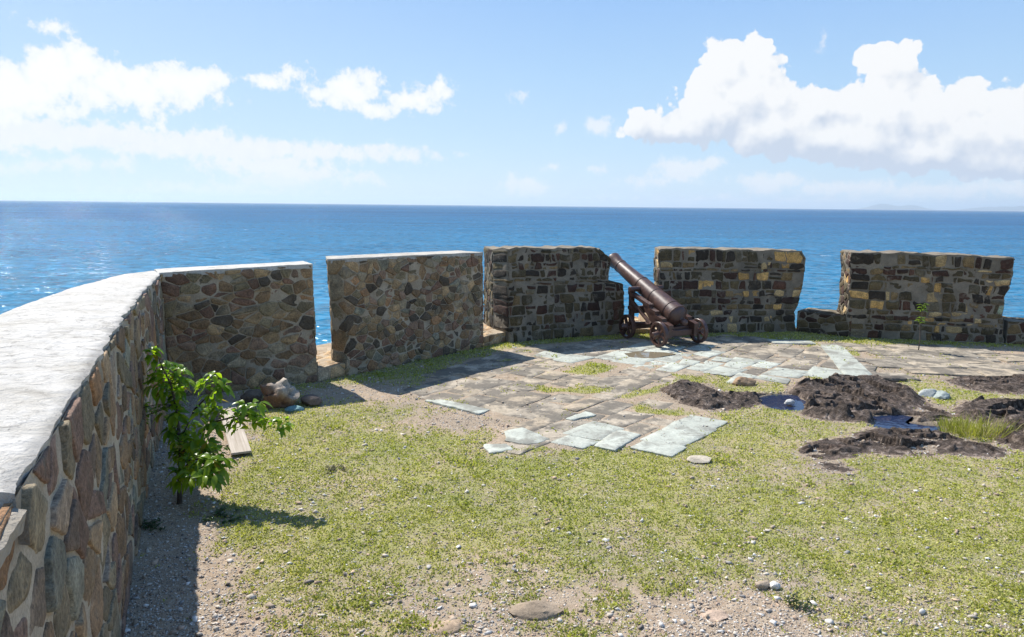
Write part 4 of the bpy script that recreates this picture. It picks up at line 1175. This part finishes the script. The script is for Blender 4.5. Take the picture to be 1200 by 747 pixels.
for (px, py, dp) in tips:
    tp = P3(px, py, dp)
    nd = min(nodes, key=lambda q: np.linalg.norm(q - tp))
    if np.linalg.norm(nd - tp) > 0.02: br_tube(nd, tp, .005, .0025, 0.01)
    ax_ = tp - nd; ax_ = ax_ / (np.linalg.norm(ax_) + 1e-6) * 0.4 + np.array([0, 0, 0.7]); ax_ /= np.linalg.norm(ax_)
    nl = rng.integers(15, 22); ph = rng.uniform(0, 6)
    for k in range(nl):
        a = ph + k * 2.4; e = rng.uniform(-0.45, 0.55)
        t1 = np.cross(ax_, [0.3, 0.9, 0.1]); t1 /= np.linalg.norm(t1); t2 = np.cross(ax_, t1)
        dv = t1 * math.cos(a) + t2 * math.sin(a) + ax_ * e
        g = rng.uniform(0, 1)
        col = np.array([0.085, 0.185, 0.02]) * (1 - g) + np.array([0.26, 0.36, 0.026]) * g
        if rng.random() < 0.03: col = np.array([0.30, 0.22, 0.03])
        add_leaf(lf, tp + ax_ * rng.uniform(-0.075, 0.03) + dv * 0.008, dv, ax_, rng.uniform(0.055, 0.102), rng.uniform(0.034, 0.052), col, rng.uniform(0.3, 1.0))
tk.build('trunk', M['bark'], sh, sub=b0)
lf.build('foliage', M['leaf'], sh, sub=b0)

# seedling by the right-hand merlon
b1 = G(1076, 412)
b1 = np.array([b1[0], b1[1], 0.0])
sd_ = empty('seedling', tuple(b1), 'thin single-stemmed seedling with a yellow-green top in front of the right-hand dark block', 'seedling')
tk, lf = MB(), MB()
s3 = [np.array([0, 0, -0.03]), np.array([0.01, 0, 0.2]), np.array([-0.005, 0.01, 0.42]), np.array([0.0, 0.0, 0.74])]
tk.tube(s3, [.008, .007, .006, .003], 6); tk.build('stem', M['bark'], sd_)
for k in range(22):
    a = k * 2.4; z = 0.74 - 0.010 * k - (0.08 if k > 11 else 0)
    add_leaf(lf, np.array([0, 0, z]), (math.cos(a), math.sin(a), 0.25), (0, 0, 1), rng.uniform(.07, .115), .045, np.array([0.17, 0.26, 0.03]) * rng.uniform(.7, 1.2), 0.5)
lf.build('foliage', M['leaf'], sd_)

def tuft(name, px, py, n, hgt, spread, col, label, cat, wd=0.006, col2=None, z=0.0):
    b = G(px, py); b = np.array([b[0], b[1], z]); mb = MB()
    for k in range(n):
        r = spread * math.sqrt(rng.random()); a = rng.uniform(0, 6.28)
        p = np.array([r * math.cos(a), 0.6 * r * math.sin(a), -0.01])
        ln = hgt * rng.uniform(.5, 1.1); lean = rng.normal(0, 0.35, 2) + 0.6 * p[:2] / max(spread, 1e-6) * 0.6
        tip = p + np.array([lean[0] * ln, lean[1] * ln, ln]); m = (p + tip) / 2 + np.array([0, 0, 0.12 * ln])
        w = np.array([math.cos(a * 3), math.sin(a * 3), 0]) * wd * 0.5
        c = np.array(col) * rng.uniform(.7, 1.25)
        if col2 is not None and rng.random() < 0.4: c = np.array(col2) * rng.uniform(.8, 1.2)
        mb.add([p - w, p + w, m + w * .8, m - w * .8, tip], [(0, 1, 2, 3), (3, 2, 4)], c)
    o = mb.build(name, M['blade']); o.location = b
    return tag(o, label, cat)
tuft('grass_tuft', 1142, 509, 420, 0.2, 0.32, (0.26, 0.27, 0.055), 'yellow-green tuft of long grass growing between the right-hand rocks', 'grass', col2=(0.34, 0.31, 0.12))
tuft('grass_tuft', 1116, 499, 120, 0.1, 0.14, (0.24, 0.26, 0.06), 'short yellowish grass tuft at the edge of the second rain pool', 'grass', col2=(0.32, 0.30, 0.12))

def weed(px, py, n, sz, label, col, up=0.6, spread=0.05, ls=0.03):
    b = G(px, py); b = np.array([b[0], b[1], 0.01])
    rt = empty('weed_plant', tuple(b), label, 'weed'); lv = MB()
    for k in range(n):
        st = MB(); a = rng.uniform(0, 6.28); r = spread * rng.random()
        p = np.array([r * math.cos(a), r * math.sin(a), -0.01]); q = p + np.array([math.cos(a) * sz * .5, math.sin(a) * sz * .5, sz * up]) * rng.uniform(.6, 1.1)
        st.tube([p, (p + q) / 2 + np.array([0, 0, .01]), q], [.0022, .002, .001], 5); st.build('stem', M['bark'], rt)
        for j in range(9):
            t = rng.uniform(.2, 1); c = p + (q - p) * t; a2 = rng.uniform(0, 6.28)
            add_leaf(lv, c, (math.cos(a2), math.sin(a2), .3), (0, 0, 1), ls * rng.uniform(.7, 1.2), ls * .4, np.array(col) * rng.uniform(.7, 1.3), .3)
    lv.build('foliage', M['leaf'], rt)
weed(932, 714, 7, 0.11, 'dark sprig of weed sticking up from the foreground gravel', (0.035, 0.06, 0.02))
weed(392, 551, 26, 0.05, 'flat dull grey-green weed cushion in the grass right of the plank', (0.13, 0.13, 0.06), .35, .10, .02)
weed(172, 622, 12, 0.07, 'dark green weed at the foot of the long left wall, in its shadow', (0.04, 0.09, 0.025), .4, .10)
weed(262, 606, 18, 0.06, 'low green weed at the edge of the wall shadow below the shrub', (0.05, 0.11, 0.025), .4, .12)

# ------------------------------------------------------------------ turf and gravel
def mesh_fast(name, V, nper, Fc, col, mat, kind, label=None):
    me = bpy.data.meshes.new(name); nf, k = Fc.shape
    me.vertices.add(len(V)); me.vertices.foreach_set('co', V.astype(np.float32).ravel())
    me.loops.add(nf * k); me.loops.foreach_set('vertex_index', Fc.astype(np.int32).ravel())
    me.polygons.add(nf); me.polygons.foreach_set('loop_start', np.arange(0, nf * k, k, dtype=np.int32))
    at_ = me.color_attributes.new('Col', 'FLOAT_COLOR', 'POINT')
    at_.data.foreach_set('color', np.concatenate([col, np.ones((len(col), 1))], 1).astype(np.float32).ravel())
    me.materials.append(mat); me.update(calc_edges=True); me.validate()
    o = bpy.data.objects.new(name, me); COL.objects.link(o)
    return tag(o, label, None, None, kind)

def scatter(n, power=1.0):
    """points over the visible yard, denser near the viewer"""
    y = 2.9 + (13.0 - 2.9) * RNG.random(n) ** 1.95
    x0 = -0.72 * y - 0.5; x1 = 0.76 * y + 0.6
    x = x0 + (x1 - x0) * RNG.random(n)
    return x, y

n = 520000
x, y = scatter(n)
h, g, gr, dk, sd = ground_maps(x, y)
clump = fbm2(x, y, 14, 3, 33); patch = fbm2(x, y, 1.1, 3, 35)
rk = np.zeros(n)
for poly, hg_, lb in OUTCROPS:
    rk = np.maximum(rk, poly_sd(x, y, [G2(*p) for p in poly]) > 0.02)
keep = (RNG.random(n) < np.clip((g - 0.24 + 1.1 * clump) * 1.15, 0, 1)) & (sd > 0.25) & (wall_dist(x, y) > 0.02) & (rk < 0.5)
x, y, h, g, clump, patch = x[keep], y[keep], h[keep], g[keep], clump[keep], patch[keep]
n = len(x)
far = np.clip((y - 3) / 9, 0, 1)
ln = (0.008 + 0.009 * RNG.random(n) + 0.009 * far) * (0.7 + 1.0 * np.clip(clump + 0.2, 0, 1))
tuf = sstep(0.10, 0.24, fbm2(x, y, 2.6, 4, 141)) * (RNG.random(n) < 0.5)
ln = ln * (1 + 0.9 * tuf)
wd = (0.0032 + 0.0022 * RNG.random(n) + 0.005 * far) * (1 + 0.35 * tuf)
a = RNG.uniform(0, 6.28, n); lean = RNG.uniform(0.25, 1.5, n)
tip = np.column_stack([np.cos(a) * lean * ln, np.sin(a) * lean * ln, ln])
sv = np.column_stack([-np.sin(a + 0.5), np.cos(a + 0.5), 0 * a]) * wd[:, None]
base = np.column_stack([x, y, h - 0.002])
mid = base + tip * 0.55 + np.column_stack([0 * a, 0 * a, ln * 0.15])
V = np.stack([base - sv * .6, base + sv * .6, mid + sv, mid - sv, base + tip], 1).reshape(-1, 3)
V = np.stack([base - sv * .5, mid + sv, base + tip, mid - sv], 1).reshape(-1, 3)
Fc = np.arange(n * 4).reshape(n, 4)
dry = np.clip(0.42 + 1.1 * patch + 0.25 * RNG.normal(size=n) - 0.5 * clump - 0.35 * tuf, 0, 1)[:, None]
c = (np.array([0.285, 0.305, 0.072]) * (1 - dry) + np.array([0.46, 0.43, 0.15]) * dry) * RNG.uniform(0.75, 1.25, (n, 1))
mesh_fast('grass', V, 4, Fc, np.repeat(c, 4, 0), M['blade'], 'stuff')

import bmesh as _bm
def ico(sub):
    bm = _bm.new(); _bm.ops.create_icosphere(bm, subdivisions=sub, radius=1.0)
    v = np.array([q.co[:] for q in bm.verts]); f = np.array([[q.index for q in p.verts] for p in bm.faces]); bm.free(); return v, f
iv, iff = ico(1)
n = 190000
x, y = scatter(n)
h, g, gr, dk, sd = ground_maps(x, y)
pv = poly_sd(x, y, PAVE)
keep = (RNG.random(n) < np.clip((0.46 + 0.95 * gr * (1.05 - g)) * (0.75 + 1.6 * fbm2(x, y, 2.6, 3, 91)), 0, 1) * np.where(pv > 0, 0.10, 1)) & (sd > 0.3) & (wall_dist(x, y) > 0.01) & (dk < 0.6)
x, y, h, pv, g = x[keep], y[keep], h[keep], pv[keep], g[keep]; n = len(x)
sz = 0.0028 + 0.0042 * RNG.random(n) ** 2.5 + 0.013 * RNG.random(n) ** 30 + 0.002 * np.clip((y - 4) / 6, 0, 1)
sc3 = sz[:, None] * np.column_stack([RNG.uniform(.8, 1.7, n), RNG.uniform(.7, 1.2, n), RNG.uniform(.4, .9, n)])
jit = 1 + 0.5 * RNG.normal(size=(n, len(iv), 1)).clip(-1.5, 1.5)
P = iv[None] * jit * sc3[:, None]
an = RNG.uniform(0, 6.28, n); ca, sa_ = np.cos(an)[:, None], np.sin(an)[:, None]
P = np.stack([P[..., 0] * ca - P[..., 1] * sa_, P[..., 0] * sa_ + P[..., 1] * ca, P[..., 2]], -1)
P += np.column_stack([x, y, np.where(pv > 0, np.maximum(h, 0.015), h) + sc3[:, 2] * 0.35])[:, None]
pal = np.array([(0.50, 0.44, 0.37), (0.36, 0.29, 0.22), (0.60, 0.57, 0.53), (0.24, 0.20, 0.17), (0.44, 0.32, 0.24), (0.33, 0.31, 0.29), (0.52, 0.38, 0.27), (0.14, 0.12, 0.11)])
c = pal[RNG.choice(len(pal), n, p=[.26, .18, .22, .07, .12, .06, .07, .02])] * RNG.uniform(.75, 1.15, (n, 1))
Fg = (iff[None] + (np.arange(n) * len(iv))[:, None, None]).reshape(-1, 3)
mesh_fast('gravel', P.reshape(-1, 3), len(iv), Fg, np.repeat(c, len(iv), 0), M['gravel'], 'stuff')

# ------------------------------------------------------------------ sea and far hills
SEA = -12.0
rad = np.concatenate([[2.0], np.geomspace(8, 48000, 60)]); th = np.linspace(0, 2 * math.pi, 97)
RR, TT = np.meshgrid(rad, th, indexing='ij')
mb = MB(); mb.grid(np.stack([RR * np.cos(TT), RR * np.sin(TT), np.full_like(RR, SEA)], -1), flip=False)
tag(mb.build('sea', M['sea']), kind='structure')
# hilly coast beyond the sea on the right
D0 = 41000.0
n1, n2 = 220, 40
A = np.radians(np.linspace(24.5, 44, n1)); Q = np.linspace(-1, 1, n2)
AA, QQ = np.meshgrid(A, Q, indexing='ij'); dd = D0 + QQ * 1800
ad = np.degrees(AA)
prof = 265 * np.exp(-((ad - 26.6) / 1.0) ** 2) + 190 * np.exp(-((ad - 28.5) / 1.0) ** 2) + 160 * np.exp(-((ad - 33) / 1.7) ** 2) + 250 * np.exp(-((ad - 35.8) / 1.6) ** 2) + 120 * np.exp(-((ad - 40) / 2) ** 2)
nz = fbm(np.stack([ad.ravel() * 2.2, QQ.ravel() * 2, 0 * QQ.ravel()], 1), 5).reshape(ad.shape)
hz = 1.12 * prof * (1 + 0.5 * nz) * np.cos(QQ * math.pi / 2) ** 0.8 - 14
mb = MB(); mb.grid(np.stack([dd * np.sin(AA), dd * np.cos(AA), SEA + hz], -1))
tag(mb.build('hills', M['hill']), kind='structure')

# ------------------------------------------------------------------ air
HAZE = 5.0e-5
mb = MB(); mb.box((-47000, -47000, -20), (47000, 47000, 330))
m = bpy.data.materials.new('hazy_air'); m.use_nodes = True; nt = m.node_tree
nt.nodes.clear()
ou = nt.nodes.new('ShaderNodeOutputMaterial'); vo = nt.nodes.new('ShaderNodeVolumePrincipled')
vo.inputs['Color'].default_value = (0.72, 0.86, 1.0, 1); vo.inputs['Density'].default_value = HAZE; vo.inputs['Anisotropy'].default_value = 0.25
nt.links.new(vo.outputs[0], ou.inputs['Volume'])
tag(mb.build('haze', m, smooth=False), kind='stuff')

# ------------------------------------------------------------------ sky, clouds, sun
w = bpy.data.worlds.new('World'); scene.world = w; w.use_nodes = True
t = NT(w.node_tree); t.n.clear()
sky = t.new('ShaderNodeTexSky', sky_type='NISHITA'); sky.sun_disc = False
sky.sun_elevation = R(SUN_EL); sky.sun_rotation = R(-SUN_AZ); sky.altitude = 10; sky.air_density = 1.0; sky.dust_density = 0.15; sky.ozone_density = 3.0
d = t.new('ShaderNodeTexCoord').outputs['Generated']
sx = t.new('ShaderNodeSeparateXYZ'); t.l.new(d, sx.inputs[0])
az = t.math('MULTIPLY', t.math('ARCTAN2', sx.outputs[0], sx.outputs[1]), 180 / math.pi)
el = t.math('MULTIPLY', t.math('ARCSINE', sx.outputs[2]), 180 / math.pi)

cmb = t.new('ShaderNodeCombineXYZ'); t.l.new(az, cmb.inputs[0]); t.l.new(el, cmb.inputs[1])
ANG = cmb.outputs[0]                     # (azimuth, elevation) in degrees
DEG = math.degrees(1 / F)
def field(name, blobs, warp, billow, fine, base=None):
    """node group: cloud thickness (degrees) at a direction, from lobes given as (px, py, rx, ry) of the sky view"""
    g = bpy.data.node_groups.new(name, 'ShaderNodeTree')
    g.interface.new_socket('Vector', in_out='INPUT', socket_type='NodeSocketVector')
    g.interface.new_socket('Value', in_out='OUTPUT', socket_type='NodeSocketFloat')
    q = NT(g); gi, go = q.new('NodeGroupInput'), q.new('NodeGroupOutput')
    V = gi.outputs[0]
    wn = q.vmath('SUBTRACT', q.noise(V, 0.42, 3, 0.55, out=1, dim='2D'), (0.5, 0.5, 0.5))
    W = q.vmath('ADD', V, q.vmath('SCALE', wn, warp))
    acc = None
    for bx, by, rx, ry in blobs:
        a_, e_ = azel(bx, by); rx, ry = rx * DEG, ry * DEG
        nd = q.new('ShaderNodeVectorMath', operation='MULTIPLY_ADD')
        q.l.new(W, nd.inputs[0]); nd.inputs[1].default_value = (1 / rx, 1 / ry, 0); nd.inputs[2].default_value = (-a_ / rx, -e_ / ry, 0)
        ln = q.new('ShaderNodeVectorMath', operation='LENGTH'); q.l.new(nd.outputs[0], ln.inputs[0])
        rr = min(rx, ry, 1.8)
        f = q.math('MULTIPLY_ADD', ln.outputs['Value'], -rr, rr)
        if acc is None: acc = f
        else:
            acc = q.math('SMOOTH_MAX', acc, f, 0.25)
    if base is not None:
        (x0, y0), (x1, y1) = base; a0, e0 = azel(x0, y0); a1, e1 = azel(x1, y1); k = (e1 - e0) / (a1 - a0)
        sp = q.new('ShaderNodeSeparateXYZ'); q.l.new(W, sp.inputs[0])
        lift = q.math('SUBTRACT', sp.outputs[1], q.math('MULTIPLY_ADD', sp.outputs[0], k, e0 - k * a0))
        acc = q.math('SMOOTH_MIN', acc, q.math('MULTIPLY', lift, 1.1), 0.3)
    if billow:
        b1 = q.new('ShaderNodeTexVoronoi', feature='F1', voronoi_dimensions='2D'); q.l.new(W, b1.inputs['Vector']); b1.inputs['Scale'].default_value = 0.62
        b2 = q.new('ShaderNodeTexVoronoi', feature='F1', voronoi_dimensions='2D'); q.l.new(W, b2.inputs['Vector']); b2.inputs['Scale'].default_value = 1.6
        acc = q.math('ADD', acc, q.math('MULTIPLY', q.math('SUBTRACT', 0.42, b1.outputs['Distance']), billow))
        acc = q.math('ADD', acc, q.math('MULTIPLY', q.math('SUBTRACT', 0.42, b2.outputs['Distance']), billow * 0.45))
    acc = q.math('ADD', acc, q.math('MULTIPLY', q.math('SUBTRACT', q.noise(V, 1.1, 7, 0.64, dim='2D'), 0.5), fine))
    q.l.new(acc, go.inputs[0])
    return g
def use(g, vec):
    nd = t.new('ShaderNodeGroup'); nd.node_tree = g; t.put(nd.inputs[0], vec); return nd.outputs[0]
RIGHT = [(850, 80, 30, 32), (832, 92, 22, 24), (884, 74, 24, 28), (868, 108, 50, 42), (838, 125, 46, 40), (814, 116, 16, 18), (762, 146, 30, 18), (738, 150, 14, 12), (790, 152, 42, 20), (806, 132, 14, 12),
         (905, 112, 24, 26), (930, 146, 42, 30), (952, 128, 26, 24), (984, 126, 24, 20), (905, 150, 66, 32), (960, 160, 70, 30), (1038, 74, 31, 25), (1020, 72, 17, 18), (1052, 96, 26, 26), (1042, 124, 46, 36), (1004, 128, 20, 18),
         (1086, 132, 36, 26), (1128, 116, 24, 20), (1147, 130, 22, 18), (1120, 152, 62, 36), (1172, 150, 42, 34), (1192, 126, 20, 14), (1205, 152, 60, 40), (1265, 142, 60, 42), (1330, 150, 72, 42), (1420, 150, 80, 36),
         (1000, 168, 92, 26), (1085, 182, 92, 26), (1165, 188, 82, 26), (1280, 190, 90, 28), (925, 172, 42, 12)]
LEFT = [(-160, 120, 90, 40), (-60, 112, 80, 34), (16, 104, 46, 26), (62, 86, 32, 26), (92, 74, 20, 20), (40, 130, 56, 11), (126, 95, 22, 26), (112, 112, 26, 18), (160, 106, 40, 22), (176, 88, 18, 13), (212, 101, 42, 24), (246, 92, 22, 16), (180, 118, 60, 10),
        (318, 97, 18, 13), (340, 87, 20, 9), (374, 107, 24, 12), (408, 106, 30, 20), (430, 99, 17, 15), (433, 126, 24, 13), (398, 116, 30, 12), (470, 119, 24, 14), (497, 115, 24, 14), (518, 108, 14, 14), (484, 125, 34, 8), (172, 144, 14, 6), (60, 33, 17, 7)]
BAND = [(-100, 152, 160, 16), (40, 156, 130, 14), (130, 160, 110, 13), (210, 170, 95, 15), (290, 176, 110, 13), (370, 178, 110, 10), (440, 181, 78, 8), (250, 160, 26, 8), (310, 194, 70, 12), (340, 202, 60, 8)]
LOW = [(-20, 196, 26, 10), (36, 194, 24, 8), (85, 191, 20, 10), (142, 194, 19, 8), (250, 222, 110, 8), (330, 212, 60, 13), (420, 210, 34, 9), (615, 218, 28, 15), (646, 199, 9, 6), (703, 203, 10, 6), (800, 200, 34, 15), (832, 190, 15, 9), (760, 212, 30, 8),
       (905, 215, 44, 11), (1000, 222, 72, 10), (1100, 224, 84, 10), (1190, 222, 64, 11), (1300, 224, 90, 12), (608, 112, 11, 5), (700, 148, 17, 11), (968, 50, 6, 10), (655, 150, 6, 8), (880, 236, 200, 5)]
gR = field('cumulus', RIGHT, 0.7, 0.85, 0.8, ((725, 168), (1200, 214)))
gL = field('drifting_clouds', LEFT, 1.6, 0.3, 2.1)
gB = field('stratus', BAND, 1.2, 0.0, 1.8)
gS = field('small_clouds', LOW, 1.2, 0.0, 1.6)
OFF = (-0.8, 1.0, 0)
dR = use(gR, ANG); dR2 = use(gR, t.vmath('ADD', ANG, OFF))
dL = use(gL, ANG); dB = use(gB, ANG); dS = use(gS, ANG)
c1 = t.rng(dR, -0.06, 0.15, 0, 1, True)
c2 = t.rng(dL, -0.22, 0.42, 0, 1, True)
c3 = t.rng(dB, -0.22, 0.42, 0, 1, True)
c4 = t.rng(dS, -0.15, 0.55, 0, 1, True)
# sunlit and shaded sides of the big cumulus: thickness here against thickness towards the sun
lit = t.math('SUBTRACT', dR, dR2)
x0, e0 = azel(900, 178); x1, e1 = azel(1200, 210)
above = t.math('SUBTRACT', el, t.math('MULTIPLY_ADD', az, (e1 - e0) / (x1 - x0), e0 - (e1 - e0) / (x1 - x0) * x0))
lit = t.math('ADD', lit, t.rng(above, -0.3, 3.5, -0.80, 0.55))
soft = t.math('MULTIPLY', t.math('SUBTRACT', t.noise(ANG, 0.35, 3, 0.5, dim='2D'), 0.5), 0.7)
lit1 = t.rng(t.math('ADD', lit, soft), -1.15, 0.5, 0, 1)
cc1 = t.mix(lit1, (0.63, 0.71, 0.84), (0.99, 1.0, 1.01))
cc2 = t.mix(t.rng(dL, 0.0, 0.9), (0.90, 0.95, 1.03), (1.06, 1.06, 1.06))
cc3 = t.mix(t.noise(ANG, 0.9, 4, 0.6, dim='2D'), (0.94, 0.98, 1.04), (1.06, 1.06, 1.06))
glow = t.rng(az, -40, 5, 1, 0)                      # air is brighter towards the sun
def bg(col, s):
    nd = t.new('ShaderNodeBackground'); t.put(nd.inputs[0], col); nd.inputs[1].default_value = s; return nd.outputs[0]
def mixs(f, a, b):
    nd = t.new('ShaderNodeMixShader'); t.put(nd.inputs[0], f); t.l.new(a, nd.inputs[1]); t.l.new(b, nd.inputs[2]); return nd.outputs[0]
CW = 0.545
ramp = t.ramp(t.rng(el, 0, 60), [(0.0, (0.41, 0.52, 0.62)), (0.07, (0.35, 0.485, 0.625)), (0.16, (0.285, 0.435, 0.62)), (0.27, (0.205, 0.355, 0.61)), (0.5, (0.13, 0.27, 0.55)), (1.0, (0.075, 0.19, 0.42))])
ramp = t.mix(t.math('MULTIPLY', glow, t.rng(el, 35, 0, 0.35, 0.36)), ramp, (0.45, 0.54, 0.64))
skyc = t.mix(0.80, t.vmath('SCALE', sky.outputs[0], 0.055), t.vmath('SCALE', ramp, 0.93))
s = bg(skyc, 1.0)
s = mixs(t.math('MULTIPLY', c4, 0.75), s, bg(cc3, CW * 0.95))
s = mixs(t.math('MULTIPLY', c3, t.rng(az, -14, 8, 0.95, 0.6)), s, bg(cc3, CW * 0.95))
s = mixs(t.math('MULTIPLY', c2, 0.95), s, bg(cc2, CW))
s = mixs(c1, s, bg(cc1, CW))
out = t.new('ShaderNodeOutputWorld'); t.l.new(s, out.inputs[0])

sl = bpy.data.lights.new('sun', 'SUN'); sl.energy = 4.2; sl.angle = R(0.5); sl.color = (1.0, 0.955, 0.89)
so = bpy.data.objects.new('sun', sl); COL.objects.link(so)
sdir = Vector((-math.sin(R(SUN_AZ)) * math.cos(R(SUN_EL)), math.cos(R(SUN_AZ)) * math.cos(R(SUN_EL)), math.sin(R(SUN_EL))))
so.rotation_euler = sdir.to_track_quat('Z', 'Y').to_euler(); so.location = (0, 0, 30)

# ------------------------------------------------------------------ camera
cd = bpy.data.cameras.new('camera'); co = bpy.data.objects.new('camera', cd); COL.objects.link(co)
cd.sensor_width = 36.0; cd.lens = 36.0 * F / 1200; cd.clip_start = 0.05; cd.clip_end = 120000
from mathutils import Matrix
Mx = Matrix(((RGT[0], UPV[0], -FWD[0], CAM[0]), (RGT[1], UPV[1], -FWD[1], CAM[1]), (RGT[2], UPV[2], -FWD[2], CAM[2]), (0, 0, 0, 1)))
co.matrix_world = Mx
scene.camera = co
vs = scene.view_settings
scene.display_settings.display_device = 'sRGB'
vs.view_transform = 'Standard'; vs.look = 'None'; vs.gamma = 1.0; vs.use_curve_mapping = False; vs.exposure = 0.85
scene.cycles.use_denoising = True
scene.cycles.volume_bounces = 0
scene.cycles.max_bounces = 6
scene.cycles.diffuse_bounces = 3
scene.cycles.sample_clamp_indirect = 6.0
